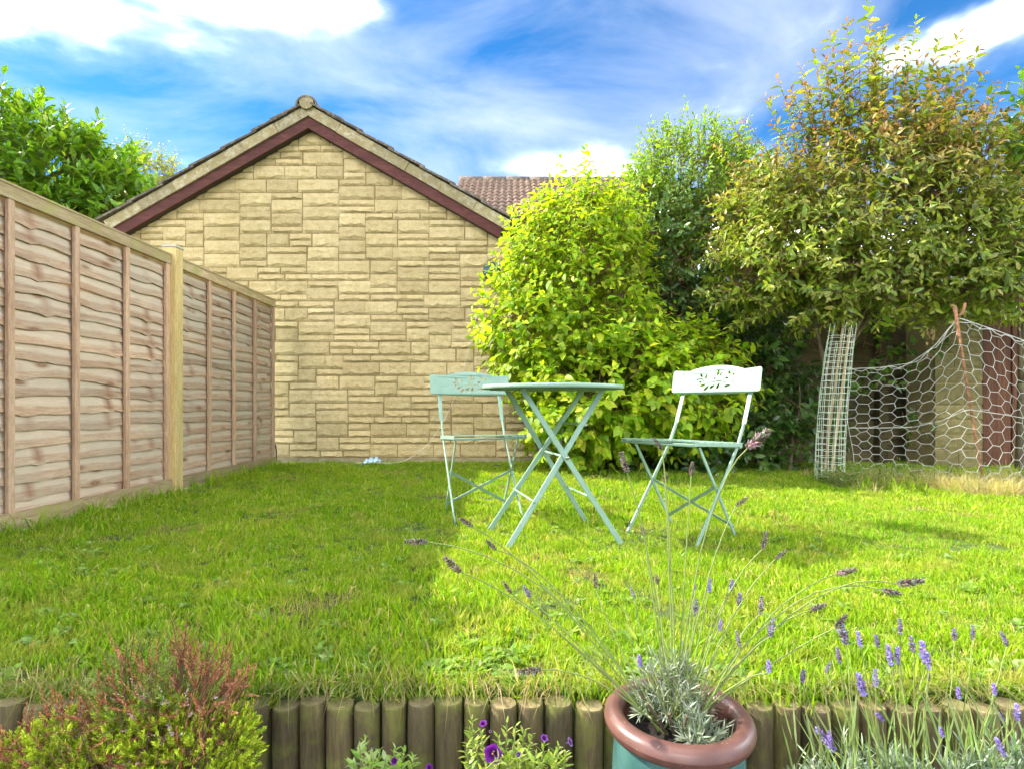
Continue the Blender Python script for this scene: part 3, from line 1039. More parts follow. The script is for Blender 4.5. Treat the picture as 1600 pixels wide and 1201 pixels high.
# stones: a random bond of single and double height rock-faced blocks
MOD, CELL, JO = 0.0722, 0.048, 0.0105
Z0 = 0.055
rows = int((rake(RX) - Z0) / MOD) + 2
cols = int((WX1 - WX0) / CELL)
occ = np.zeros((rows + 2, cols + 1), bool)
blocks = []
for r in range(rows):
    c = 0
    while c < cols:
        if occ[r, c]:
            c += 1
            continue
        run = 0
        while c + run < cols and not occ[r, c + run] and run < 12:
            run += 1
        h = 2 if random.random() < 0.52 else 1
        want = random.choice([5, 6, 7, 7, 8]) if h == 2 else random.choice([5, 6, 6, 7, 8, 9])
        L_ = min(run, want)
        if 0 < run - L_ < 4:
            L_ = run if run <= 9 else run // 2
        if L_ < 3 and h == 2:
            h = 1
        occ[r:r + h, c:c + L_] = True
        blocks.append((c, r, L_, h))
        c += L_
def stone_bm(x0, x1, z0, z1, y, depth=0.020, gx=7, gz=5):
    nx = max(4, min(9, int((x1 - x0) / 0.042) + 2))
    nz_ = gz if (z1 - z0) > 0.1 else 4
    V, F = [], []
    w, h = x1 - x0, z1 - z0
    lip = [0.26 + random.gauss(0, 0.09) for _ in range(nx)]
    chipL, chipR = (random.random() < 0.12), (random.random() < 0.12)
    prom = random.uniform(0.7, 1.15)
    for j in range(nz_):
        for i in range(nx):
            u, v = i / (nx - 1), j / (nz_ - 1)
            edge = i in (0, nx - 1) or j in (0, nz_ - 1)
            if j == 1 and nz_ > 3:
                v = max(0.08, min(0.5, lip[i] * (0.09 / max(h, 0.09) if h > 0.1 else 1.0)))
            elif j > 1:
                v = 0.5 + 0.5 * (j - 2) / (nz_ - 3) * 0.92 if j < nz_ - 1 else 1.0
            d = depth * prom
            if j == 0:
                dep = 0.003 + 0.002 * random.random()
            elif j == 1:
                dep = d * random.uniform(0.85, 1.25)
            elif j == nz_ - 1:
                dep = 0.005
            else:
                dep = d * random.uniform(0.55, 0.95)
            if i in (0, nx - 1):
                dep = min(dep, 0.006 + 0.004 * random.random())
            xx = x0 + u * w + (0 if i in (0, nx - 1) else random.gauss(0, 0.004))
            zz = z0 + v * h + (random.gauss(0, 0.0012))
            if j == 0 and i == 0 and chipL:
                zz += 0.02
            if j == 0 and i == nx - 1 and chipR:
                zz += 0.02
            V.append((xx, y - dep, zz))
    for j in range(nz_ - 1):
        for i in range(nx - 1):
            a = j * nx + i
            if (i + j) % 2:
                F += [(a, a + 1, a + nx + 1), (a, a + nx + 1, a + nx)]
            else:
                F += [(a, a + 1, a + nx), (a + 1, a + nx + 1, a + nx)]
    ring = [i for i in range(nx)] + [j * nx + nx - 1 for j in range(1, nz_)] + [(nz_ - 1) * nx + i for i in range(nx - 2, -1, -1)] + [j * nx for j in range(nz_ - 2, 0, -1)]
    b = len(V)
    for q in ring:
        V.append((V[q][0], y + 0.02, V[q][2]))
    for k in range(len(ring)):
        k2 = (k + 1) % len(ring)
        F.append((ring[k2], ring[k], b + k, b + k2))
    bm = bmesh.new()
    vs = [bm.verts.new(p) for p in V]
    for f in F:
        bm.faces.new([vs[q] for q in f])
    return bm

stone_list = []
for (c, r, L_, h) in blocks:
    x0 = WX0 + c * CELL + JO / 2 + random.uniform(-0.006, 0.006)
    x1 = WX0 + (c + L_) * CELL - JO / 2 + random.uniform(-0.006, 0.006)
    z0 = Z0 + r * MOD + JO / 2
    z1 = Z0 + (r + h) * MOD - JO / 2 + random.uniform(-0.001, 0.001)
    if x0 > EX1 - 0.05 and z1 > top_r:
        continue
    lo_ok = z0 < rake((x0 + x1) / 2) or z0 < rake(max(x0, min(x1, RX)))
    if not lo_ok:
        continue
    cx_, cz_ = (x0 + x1) / 2, (z0 + z1) / 2
    px = 800 + cx_ / WY * FPX
    py = HOR - (cz_ - CAM_H) / WY * FPX
    fence_top = 283 + 0.462 * px
    vis = 0
    if py > fence_top and px < 424:
        vis = -5                      # behind the fence
    gx = 735 + max(0, (420 - py)) * 0.5 if py < 420 else 735 + max(0, py - 560) * 0.6
    if px > gx + 30:
        vis = -3                      # behind the golden shrub
    stone_list.append((vis, (x1 - x0) * (z1 - z0), x0, x1, z0, z1))
stone_list.sort(key=lambda s: (-s[0], -s[1]))
rest = bmesh.new()
for i, (vis, ar, x0, x1, z0, z1) in enumerate(stone_list):
    bm = stone_bm(x0, x1, z0, z1, WY)
    for sgn in (-1, 1):
        nrm = Vector((sgn * SL, 0, 1)).normalized()
        if z1 > min(rake(x0), rake(x1)) - 0.02:
            bmesh.ops.bisect_plane(bm, geom=bm.verts[:] + bm.edges[:] + bm.faces[:], plane_co=Vector((RX, WY, rake(RX) + 0.02)), plane_no=nrm, clear_outer=True)
    if len(bm.faces) < 4:
        bm.free()
        continue
    me = bpy.data.meshes.new('stone')
    bm.to_mesh(me)
    bm.free()
    if i < 300:
        link_mesh('stone', me, M['stone'], wall)
    else:
        rest.from_mesh(me)
me = bpy.data.meshes.new('stonework')
rest.to_mesh(me)
rest.free()
o = link_mesh('stonework', me, M['stone'], wall)
o['kind'] = 'stuff'
# concrete footing under the stone
mb = MB()
mb.box(((WX0 + WX1) / 2, WY - 0.022, -0.03), (WX1 - WX0 + 0.02, 0.06, 0.155))
mb.build('plinth', M['plinth'], garage)

# roof: slab, verge, barge boards, tiles, ridge
def slope_pt(s, side, up, y):
    """s = distance down the slope from the ridge, up = perpendicular offset"""
    dx, dz = math.cos(ang) * side, -math.sin(ang)
    nx_, nz_ = math.sin(ang) * side, math.cos(ang)
    return Vector((RX + dx * s + nx_ * up, y, ZR + dz * s + nz_ * up))
SLEN = HALF / math.cos(ang)
for side in (-1, 1):
    def slab(name, s0, s1, u0, u1, ya, yb, mat):
        mb = MB()
        vs = []
        for y in (ya, yb):
            for (s, u) in ((s0, u0), (s1, u0), (s1, u1), (s0, u1)):
                if s == 'mitre':
                    s = -u * math.tan(ang)
                vs.append(slope_pt(s, side, u, y))
        mb.add(vs, [(0, 1, 2, 3), (7, 6, 5, 4), (0, 4, 5, 1), (1, 5, 6, 2), (2, 6, 7, 3), (3, 7, 4, 0)])
        return mb.build(name, mat, garage)
    slab('roof_deck', 'mitre', SLEN, -0.085, -0.012, VY + 0.02, GB, M['dark_brown'])
    # verge strip in pieces, slightly uneven
    nseg = 6
    for k in range(nseg):
        s0, s1 = SLEN * k / nseg + 0.002, SLEN * (k + 1) / nseg - 0.002
        slab('verge_strip', s0 if k else 'mitre', s1, -0.108 + random.uniform(-0.003, 0.003), -0.004, VY + random.uniform(-0.003, 0.003), VY + 0.16, M['verge'])
    slab('barge_board', 'mitre', SLEN * 0.985, -0.212, -0.110, VY + 0.022, VY + 0.045, M['barge'])
    slab('soffit', 'mitre', SLEN * 0.98, -0.21, -0.196, VY + 0.046, WY + 0.01, M['dark_brown'])
    # tiles
    gauge, tl_, tw = 0.372, 0.42, 0.30
    mbt = MB()
    nprof = 6
    for (s, u) in ((0, 0.0), (tl_, 0.0), (tl_, 0.022), (0, 0.018)):
        mbt.v.append((s, 0, u)); mbt.v.append((s, tw - 0.003, u))
    mbt.f = [(0, 2, 3, 1), (2, 4, 5, 3), (4, 6, 7, 5), (6, 0, 1, 7), (0, 6, 4, 2), (1, 3, 5, 7)]
    tile_me = mbt.mesh('tile')
    tile_me.materials.append(M['tile_old'])
    ncr = int(SLEN / gauge) + 1
    pin = None
    for k in range(ncr):
        for c in range(6):
            o = bpy.data.objects.new('tile', tile_me)
            COL.objects.link(o)
            s0 = SLEN + 0.05 - (k + 1) * gauge - 0.05
            tilt = math.radians(2.6)
            xa = Vector((math.cos(ang - tilt) * side, 0, -math.sin(ang - tilt)))
            ya = Vector((0, 1, 0))
            za = Vector((math.sin(ang - tilt) * side, 0, math.cos(ang - tilt)))
            m3 = Matrix((xa, ya, za)).transposed()
            p = slope_pt(max(s0, 0.0) , side, 0.001, VY - 0.03 + c * tw + random.uniform(-0.006, 0.006) * (c == 0))
            if m3.determinant() < 0:
                m3 = Matrix((xa, -ya, za)).transposed()
                p.y += tw
            mw = Matrix.Translation(p) @ m3.to_4x4()
            o.location = p
            o.rotation_euler = m3.to_euler()
            parent_world(o, garage)
# ridge tiles
nrt = 4
for k in range(nrt):
    mb = MB()
    y0, y1 = VY - 0.035 + k * 0.44, VY - 0.035 + (k + 1) * 0.44 + 0.0
    r0 = 0.115 if k % 1 == 0 else 0.1
    for (y, r_) in ((y0, r0), (y1 - 0.004, r0 * 0.96)):
        for j in range(11):
            a = math.pi * j / 10
            mb.v.append((RX + r_ * math.cos(a), y, ZR - 0.035 + r_ * 0.92 * math.sin(a)))
        for j in range(11):
            a = math.pi * (10 - j) / 10
            mb.v.append((RX + (r_ - 0.02) * math.cos(a), y, ZR - 0.035 + (r_ - 0.02) * 0.92 * math.sin(a)))
    for j in range(22):
        j2 = (j + 1) % 22
        mb.f.append((j, j2, 22 + j2, 22 + j))
    mb.f.append(tuple(range(22))[::-1])
    mb.f.append(tuple(range(22, 44)))
    mb.build('ridge_tile', M['tile_old'], garage)
mb = MB()
mb.tube([(RX, VY - 0.030, ZR + 0.005), (RX, VY + 0.1, ZR + 0.005)], [0.075, 0.075], 12)
mb.build('ridge_mortar', M['verge'], garage)

# ------------------------------------------------------------------ house behind (tiled roof)
house = thing('tiled_house', 'house with wavy brown tiled roof standing behind the garage', 'building', (0.9, 7.7, 0))
HX0, HX1, HY0, HZ0, HY1, HZ1 = -0.86, 2.6, 7.45, 3.10, 9.25, 4.27
mb = MB()
pts_ = [(HY0 + 0.28, -0.2), (HY0 + 0.28, HZ0 + 0.08), (HY1, HZ1 - 0.1), (HY1 + 1.7, HZ0), (HY1 + 1.7, -0.2)]
mb.add([(HX0 + 0.05, y, z) for y, z in pts_] + [(HX1 - 0.05, y, z) for y, z in pts_], [(0, 1, 2, 3, 4), (9, 8, 7, 6, 5)] + [(i, i + 5, (i + 1) % 5 + 5, (i + 1) % 5) for i in range(5)])
mb.build('wall', M['mortar'], house)
hl = math.hypot(HY1 - HY0, HZ1 - HZ0)
hd = Vector((0, HY1 - HY0, HZ1 - HZ0)).normalized()
hn = Vector((0, -hd.z, hd.y))
mb = MB()
mb.add([Vector((x_, HY0, HZ0)) + hd * t - hn * u for x_ in (HX0, HX1) for (t, u) in ((0, 0.0), (hl, 0.0), (hl, 0.05), (0, 0.05))], [(0, 1, 2, 3), (7, 6, 5, 4), (0, 4, 5, 1), (1, 5, 6, 2), (2, 6, 7, 3), (3, 7, 4, 0)])
roof = mb.build('roof', M['dark_brown'], house)
mb = MB()
mb.add([(HX0, HY1, HZ1), (HX1, HY1, HZ1), (HX1, HY1 + 1.8, HZ0), (HX0, HY1 + 1.8, HZ0)], [(0, 1, 2, 3)])
mb.build('rear_slope', M['tile'], house)
TWI, NW, GA = 0.29, 3, 0.205
mb = MB()
ns = NW * 8 + 1
for (t, lift) in ((0.0, 0.020), (GA * 1.25, 0.0)):
    for th in (0.0, -0.012):
        for i in range(ns):
            u = i / (ns - 1)
            wv = 0.5 - 0.5 * math.cos(2 * math.pi * u * NW)
            mb.v.append((u * TWI, t, 0.026 * wv ** 0.8 + lift + th))
for i in range(ns - 1):
    mb.f.append((i, i + 1, 2 * ns + i + 1, 2 * ns + i))
    mb.f.append((i, ns + i, ns + i + 1, i + 1))
hm = mb.mesh('roof_tile', True)
hm.materials.append(M['tile'])
Mh = Matrix((Vector((1, 0, 0)), hd, hn)).transposed()
for r in range(int(hl / GA) + 1):
    for c in range(int((HX1 - HX0) / TWI)):
        o = bpy.data.objects.new('roof_tile', hm)
        COL.objects.link(o)
        p = Vector((HX0 + c * TWI, HY0 - 0.03, HZ0)) + hd * (r * GA - 0.02) + hn * (0.004 + random.uniform(0, 0.003))
        o.location = p
        o.rotation_euler = Mh.to_euler()
        parent_world(o, roof)
mb = MB()
for k in range(9):
    xa = HX0 + k * (HX1 - HX0) / 9
    xb = HX0 + (k + 1) * (HX1 - HX0) / 9 - 0.006
    mb2 = MB()
    mb2.tube([(xa, HY1, HZ1 + 0.0), (xb, HY1, HZ1 + 0.0)], [0.085, 0.08], 12)
    mb2.build('ridge_tile', M['tile_old'], roof, True)
mb = MB()
mb.box(((HX0 + HX1) / 2, HY0 + 0.03, HZ0 - 0.10), (HX1 - HX0, 0.03, 0.17))
mb.build('fascia', M['dark_brown'], house)
mb = MB()
mb.tube([(HX0, HY0 - 0.04, HZ0 - 0.05), (HX1, HY0 - 0.04, HZ0 - 0.05)], 0.05, 10)
mb.build('gutter', M['dark_brown'], house)

# ------------------------------------------------------------------ things at the garage wall
rl = thing('clothes_line_reel', 'dark green clothes line reel fixed high on the stone wall', 'clothes line reel', (P(769, 425, WY - 0.09)))
mb = MB()
c0 = P(769, 425, WY - 0.10)
prof = [(0.0, -0.06), (0.075, -0.06), (0.095, -0.035), (0.095, 0.035), (0.075, 0.06), (0.0, 0.06)]
b0 = len(mb.v)
mb.lathe(prof, 20)
mb.v = [(c0.x + v[0], c0.y + v[2], c0.z + v[1]) for v in mb.v]
mb.build('housing', M['reel'], rl, True)
mb = MB()
mb.box((c0.x, WY - 0.03, c0.z), (0.09, 0.09, 0.12))
mb.build('bracket', M['reel'], rl)
mb = MB()
mb.tube([(c0.x + 0.085, c0.y - 0.04, c0.z - 0.06), (c0.x + 0.1, c0.y - 0.05, c0.z - 0.09)], [0.03, 0.036], 10)
mb.build('line_stop', M['cap'], rl, True)
mb = MB()
cpts = [P(768, 440, WY - 0.10), P(748, 480, 5.93), P(733, 540, 5.92), P(716, 610, 5.90), P(690, 665, 5.86), P(668, 695, 5.80)]
cpts += [Vector((G(640, 724).x, 5.72, 0.045)), Vector((G(606, 731).x, 5.55, 0.04)), Vector((G(590, 727).x, 5.62, 0.04)), Vector((G(560, 727).x, 5.60, 0.04))]
fine = []
for i in range(len(cpts) - 1):
    for k in range(4):
        fine.append(cpts[i].lerp(cpts[i + 1], k / 4))
fine.append(cpts[-1])
for _ in range(3):
    fine = [fine[0]] + [(fine[i - 1] + fine[i] * 2 + fine[i + 1]) / 4 for i in range(1, len(fine) - 1)] + [fine[-1]]
mb.tube(fine, 0.0028, 5)
tag(mb.build('washing_line_cord', M['cord']), 'thin pale cord hanging from the green reel down to the grass', 'cord')

g0 = Vector((G(580, 727).x, 5.72, 0.0))
mb = MB()
nx_, ny_ = 12, 7
for j in range(ny_):
    for i in range(nx_):
        u, v = i / (nx_ - 1) - 0.5, j / (ny_ - 1) - 0.5
        h = max(0.0, 0.052 * (1 - (2 * u) ** 2) * (1 - (1.6 * v) ** 2)) + 0.014 * math.sin(i * 2.1 + j) + 0.02
        mb.v.append((g0.x + u * 0.19 + 0.010 * math.sin(j * 2), g0.y + v * 0.11, max(0.012, h + (0.02 if i > 7 else 0))))
for j in range(ny_ - 1):
    for i in range(nx_ - 1):
        a = j * nx_ + i
        mb.f.append((a, a + 1, a + nx_ + 1, a + nx_))
o = mb.build('crumpled_cloth', M['bag'])
sd = o.modifiers.new('solid', 'SOLIDIFY'); sd.thickness = 0.003
tag(o, 'small crumpled pale blue cloth lying on grass at the foot of the stone wall', 'cloth')
mb = MB()
hp = [P(424, 712, 5.80), P(426, 700, 5.86), P(430, 694, 5.9), P(433, 705, 5.9), P(431, 722, 5.9)]
mb.tube(bez(hp[0], hp[1], hp[2], 5) + bez(hp[2], hp[3], hp[4], 5)[1:], 0.008, 6)
tag(mb.build('black_cable', M['hose'], None, True), 'short black cable looping out of the ground where fence meets stone wall', 'cable')

# ------------------------------------------------------------------ bistro table and chairs
def bevel(o, w=0.0015, s=1):
    b = o.modifiers.new('bevel', 'BEVEL'); b.width = w; b.segments = s; b.limit_method = 'ANGLE'
    return o

def make_table():
    e = thing('bistro_table', 'round sage green folding metal table standing between two chairs', 'table', (0.188, 2.635, 0), math.radians(13))
    kw = dict(world_coords=False)
    R = 0.328
    mb = MB()
    mb.lathe([(0.0, 0.706), (R - 0.02, 0.706), (R - 0.003, 0.7045), (R, 0.701), (R, 0.688), (R - 0.0035, 0.686), (R - 0.005, 0.688), (R - 0.005, 0.697), (R - 0.02, 0.701), (0, 0.701)], 64)
    mb.build('table_top', M['paint'], e, True, **kw)
    mb = MB()
    for s in (-1, 1):
        mb.bar((-0.27, s * 0.125, 0.690), (0.27, s * 0.125, 0.690), 0.028, 0.016)
    bevel(mb.build('top_bearer', M['paint'], e, **kw))
    for s, off in ((-1, 0.0), (1, 0.018)):
        yt, yb = s * 0.155, s * 0.215
        # leg a: upper left to lower right, leg b: the other, one inside the other
        for q, (xt, xb, dy) in enumerate(((-0.185, 0.255, -0.006 * s), (0.20, -0.262, 0.008 * s))):
            mb = MB()
            yy = dy if q == 0 else -0.02 * s
            mb.bar((xt, yt + yy, 0.688), (xb, yb + yy, 0.0), 0.008, 0.024, up=(1, 0, 0.6))
            bevel(mb.build('leg', M['paint'], e, **kw), 0.002)
    for (x_, z_, w_) in ((0.012, 0.385, 0.006), (-0.14, 0.20, 0.005), (0.14, 0.20, 0.005), (0.105, 0.525, 0.005)):
        mb = MB()
        ym = 0.155 + 0.06 * (1 - z_ / 0.69)
        mb.tube([(x_, -ym, z_), (x_, ym, z_)], w_, 8)
        mb.build('stretcher', M['paint'], e, True, **kw)
    for s in (-1, 1):
        mb = MB()
        ym = (0.155 + 0.06 * 0.44) * s
        mb.tube([(0.012, ym - 0.025 * s, 0.385), (0.012, ym + 0.008 * s, 0.385)], 0.009, 8)
        mb.build('pivot_bolt', M['bolt'], e, True, **kw)
    # locking wire
    mb = MB()
    mb.tube([(-0.05, -0.1, 0.42), (0.03, -0.02, 0.36), (0.09, 0.12, 0.5)], 0.0022, 5)
    mb.build('lock_wire', M['bolt'], e, True, **kw)
make_table()

def plate_mesh():
    """back plate with the olive sprig cut right through it (x across, z up)"""
    W, H = 0.245, 0.060
    cu = bpy.data.curves.new('plate', 'CURVE')
    cu.dimensions = '2D'
    cu.fill_mode = 'BOTH'
    cu.extrude = 0.0013
    cu.bevel_depth = 0.0
    def spline(pts):
        sp = cu.splines.new('POLY')
        sp.points.add(len(pts) - 1)
        for i, (x_, y_) in enumerate(pts):
            sp.points[i].co = (x_, y_, 0, 1)
        sp.use_cyclic_u = True
    out = []
    rc = 0.013
    def arc(cx_, cy_, a0, a1):
        for k in range(6):
            a = math.radians(a0 + (a1 - a0) * k / 5)
            out.append((cx_ + rc * math.cos(a), cy_ + rc * math.sin(a)))
    arc(-W + rc, -H + rc, 180, 270)
    for k in range(1, 12):
        x_ = -W + rc + (2 * W - 2 * rc) * k / 12
        out.append((x_, -H - 0.008 * (1 - (x_ / W) ** 2)))
    arc(W - rc, -H + rc, 270, 360)
    arc(W - rc, H - rc, 0, 90)
    for k in range(0, 21):
        x_ = 0.150 - 0.30 * k / 20
        s_ = math.cos(math.pi * x_ / 0.30)
        out.append((x_, H - 0.004 + 0.026 * max(0, s_) ** 0.8))
    arc(-W + rc, H - rc, 90, 180)
    spline(out)
    def leafhole(cx_, cy_, L, w, ang_):
        L, w = L * 1.18, w * 1.35
        a = math.radians(ang_)
        pts = []
        for k in range(10):
            t = k / 10 * 2 * math.pi
            x_ = L / 2 * math.cos(t)
            y_ = w / 2 * math.sin(t) * (1 - 0.35 * math.cos(t))
            pts.append((cx_ + x_ * math.cos(a) - y_ * math.sin(a), cy_ + x_ * math.sin(a) + y_ * math.cos(a)))
        spline(pts[::-1])
    def stemhole(path, w):
        L, R_ = [], []
        for i, (x_, y_) in enumerate(path):
            x2, y2 = path[min(i + 1, len(path) - 1)]
            x1, y1 = path[max(i - 1, 0)]
            t = Vector((x2 - x1, y2 - y1)).normalized()
            ww = w * (0.6 if i in (0, len(path) - 1) else 1)
            L.append((x_ - t.y * ww, y_ + t.x * ww)); R_.append((x_ + t.y * ww, y_ - t.x * ww))
        spline(L + R_[::-1])
    # from the photo's sprig (plate units, origin at the centre)
    for h in [(-0.082, 0.030, 0.020, 0.008, -50), (-0.055, 0.026, 0.024, 0.008, 75), (0.010, 0.044, 0.026, 0.011, 78), (0.026, 0.036, 0.018, 0.006, 60),
              (0.072, 0.040, 0.019, 0.009, -55), (0.096, 0.032, 0.012, 0.009, 50), (-0.085, -0.004, 0.011, 0.009, 0), (-0.068, -0.020, 0.028, 0.010, 22),
              (-0.048, -0.036, 0.032, 0.010, 48), (-0.016, -0.028, 0.028, 0.010, 32), (0.016, -0.026, 0.032, 0.010, 68), (0.068, -0.026, 0.030, 0.009, 12),
              (-0.006, 0.014, 0.012, 0.006, 0), (-0.043, -0.006, 0.006, 0.005, 0), (0.060, 0.014, 0.016, 0.008, -10)]:
        leafhole(*h)
    stemhole([(-0.112, 0.004), (-0.096, 0.012), (-0.078, 0.014), (-0.064, 0.002)], 0.0026)
    stemhole([(-0.034, -0.008), (-0.016, -0.006), (0.006, 0.000), (0.028, 0.000), (0.05, -0.006), (0.062, -0.010)], 0.0020)
    stemhole([(0.006, 0.026), (0.014, 0.014), (0.020, 0.010)], 0.0018)
    stemhole([(0.090, 0.012), (0.092, 0.0), (0.098, -0.010), (0.106, -0.014)], 0.0022)
    ob = bpy.data.objects.new('plate_tmp', cu)
    COL.objects.link(ob)
    bpy.context.view_layer.update()
    dg = bpy.context.evaluated_depsgraph_get()
    me = bpy.data.meshes.new_from_object(ob.evaluated_get(dg))
    bpy.data.objects.remove(ob)
    # x,y plane -> x,z plane
    me.transform(Matrix.Rotation(math.radians(90), 4, 'X'))
    me.materials.clear()
    me.materials.append(M['paint'])
    return me
PLATE = plate_mesh()

CHAIR_LABELS = ('sage green folding metal chair with sprig cut-outs, standing in front of the stone wall',
                'sunlit sage green folding metal chair with sprig cut-outs, standing in front of the dark shrub')
def make_chair(label, loc, rotz):
    e = thing('bistro_chair', label, 'chair', loc, rotz, 'folding chairs at the bistro table')
    kw = dict(world_coords=False)
    W = 0.186
    for s in (-1, 1):
        x_ = s * W
        prof = [(-0.175, 0.0), (0.172, 0.415), (0.235, 0.525), (0.30, 0.68), (0.328, 0.79)]
        mb = MB()
        for i in range(len(prof) - 1):
            a, b = prof[i], prof[i + 1]
            w_ = 0.017 if i < 2 else 0.020
            if i < 2:
                mb.bar((x_, a[0], a[1]), (x_, b[0], b[1]), 0.008, w_, up=(0, 1, -0.8))
            else:
                mb.bar((x_, a[0], a[1] - 0.003), (x_, b[0], b[1]), 0.021, 0.006, up=(0, 1, -0.4))
        bevel(mb.build('back_upright', M['paint'], e, **kw), 0.0015)
        mb = MB()
        xi = s * (W - 0.014)
        mb.bar((xi, -0.13, 0.428), (xi, 0.175, 0.0), 0.007, 0.017, up=(0, 1, 0.7))
        bevel(mb.build('rear_leg', M['paint'], e, **kw), 0.0015)
        mb = MB()
        mb.bar((s * (W + 0.008), -0.205, 0.446), (s * (W + 0.008), 0.20, 0.424), 0.006, 0.017)
        bevel(mb.build('seat_rail', M['paint'], e, **kw), 0.001)
    for k in range(7):
        y_ = -0.19 + 0.38 * k / 6
        z_ = 0.4555 - 0.022 * (y_ + 0.205) / 0.405
        mb = MB()
        mb.box((0, y_, z_), (2 * W + 0.022, 0.036, 0.0035))
        mb.build('seat_slat', M['paint'], e, **kw)
    for (y_, z_) in ((-0.20, 0.439), (0.185, 0.414)):
        mb = MB()
        mb.tube([(-W - 0.012, y_, z_), (W + 0.012, y_, z_)], 0.0055, 8)
        mb.build('cross_rod', M['paint'], e, True, **kw)
    def lp(t, s):
        xi = s * (W - 0.006)
        return Vector((xi, -0.13 + t * 0.305 + 0.004, 0.428 * (1 - t)))
    for s in (-1, 1):
        mb = MB()
        mb.bar(lp(0.42, -s) + Vector((0, 0.004 * s, 0)), lp(0.90, s) + Vector((0, 0.004 * s, 0)), 0.015, 0.003, up=(0, 1, 0.5))
        mb.build('brace', M['paint'], e, **kw)
    o = link_mesh('back_plate', PLATE, M['paint'], e, False)
    o.location = (0, 0.302, 0.735)
    o.rotation_euler = (math.radians(-12), 0, 0)
    bv = o.modifiers.new('bend', 'SIMPLE_DEFORM')
    bv.deform_method = 'BEND'; bv.deform_axis = 'Z'; bv.angle = math.radians(-14)
    for sx in (-1, 1):
        for (dz, dy) in ((-0.038, -0.012), (0.042, 0.006)):
            mb = MB()
            mb.tube([(sx * W, 0.290 + dy, 0.735 + dz), (sx * W, 0.312 + dy, 0.735 + dz)], 0.0035, 7)
            mb.build('rivet', M['bolt'], e, **kw)
    return e
make_chair(CHAIR_LABELS[0], (-0.170, 3.15, 0), math.radians(17))
make_chair(CHAIR_LABELS[1], (0.81, 2.685, 0), math.radians(-50))

# ------------------------------------------------------------------ shrubs
def shrub(name, label, cat, foot, blobs, nshoots, per, size, wid, cols, probs, mats, singles, limb_tips, trunk_r,
          angle=60, droop=0.15, up=0.5, jit=0.5, shell=0.4, Lr=(0.15, 0.3), opposite=False, extra=None, fold=0.25, curl=0.25,
          twig=True, upn=0.5, tipcols=None, group=None, var=0.2, zmin=0.05, lower_scale=None, twigmat='twig', inner=0.32):
    e = thing(name, label, cat, foot, group=group)
    base, ax, L = blob_shoots(blobs, nshoots, up, jit, shell, Lr, zmin, inner)
    if extra is not None:
        base = np.concatenate([base, extra[0]]); ax = np.concatenate([ax, extra[1]]); L = np.concatenate([L, extra[2]])
    p, d, nr, sz, t, si = shoot_leaves(base, ax, L, per, size, wid, angle, droop, upn, opposite)
    if lower_scale is not None:
        sz = sz * np.clip(lower_scale[1] - (p[:, 2] - lower_scale[0]) * lower_scale[2], 1.0, lower_scale[1])
    c = pal(len(p), cols, probs, var)
    tone = rng.uniform(0.8, 1.2, len(base))
    c *= tone[si][:, None]
    if tipcols is not None:
        tc_ = pal(len(p), tipcols[0], None, var)
        isr = (rng.random(len(base)) < tipcols[1])[si]
        f = np.clip((t - 0.35) * 1.8, 0, 1)[:, None] * isr[:, None]
        if len(tipcols) > 2:
            f = f * np.clip((p[:, 2:3] - tipcols[2]) / 0.8, 0.15, 1)
        c = c * (1 - f) + tc_ * f
    foliage(e, p, d, nr, sz, np.full(len(p), wid), np.clip(c, 0.002, 0.9), M[mats[0]], M[mats[1]], singles, fold, curl)
    if twig:
        twigs(e, base, ax, L, 0.0035, M[twigmat], back=0.12)
    limbs(e, foot, limb_tips, trunk_r, M['bark'])
    return e

SY = 5.10
def blob(px, py, rpx, rpz, Y, ry):
    c = P(px, py, Y)
    k = Y / FPX
    return (c.x, c.y, c.z, rpx * k, ry, rpz * k)

# golden shrub
def tips_to_extra(tips, L0, Y, sag=0.0):
    b, a, l = [], [], []
    for (bx, by, tx, ty) in tips:
        p0 = P(bx, by, Y); p1 = P(tx, ty, Y + random.uniform(-0.15, 0.15))
        dv = p1 - p0
        b.append(p0); a.append(dv.normalized()); l.append(dv.length)
    return np.array([tuple(v) for v in b]), np.array([tuple(v) for v in a]), np.array(l)
def subdivide_shoots(b, a, l, step):
    B, A, L = [], [], []
    for i in range(len(b)):
        k = max(1, int(round(l[i] / step)))
        for j in range(k):
            B.append(b[i] + a[i] * l[i] * j / k); A.append(a[i]); L.append(l[i] / k)
    return np.array(B), np.array(A), np.array(L)
gold_tips = [(900, 330, 902, 255), (922, 320, 918, 228), (912, 325, 914, 232), (885, 330, 876, 245), (948, 330, 955, 268), (835, 370, 812, 318), (858, 350, 850, 292), (918, 330, 912, 238), (885, 330, 878, 258), (935, 330, 945, 280), (868, 340, 860, 285), (960, 340, 972, 300), (820, 380, 800, 322), (840, 370, 832, 300), (790, 480, 738, 492), (800, 450, 752, 440), (800, 520, 738, 530)]
gold_blobs = [blob(905, 480, 105, 150, SY, 0.5), blob(905, 380, 66, 80, SY, 0.38), blob(845, 505, 76, 105, SY, 0.42), blob(960, 600, 135, 105, SY - 0.1, 0.6), blob(1062, 600, 92, 82, SY - 0.15, 0.45), blob(905, 650, 78, 62, SY, 0.5), blob(850, 395, 45, 60, SY, 0.3), blob(950, 375, 46, 70, SY, 0.32)]
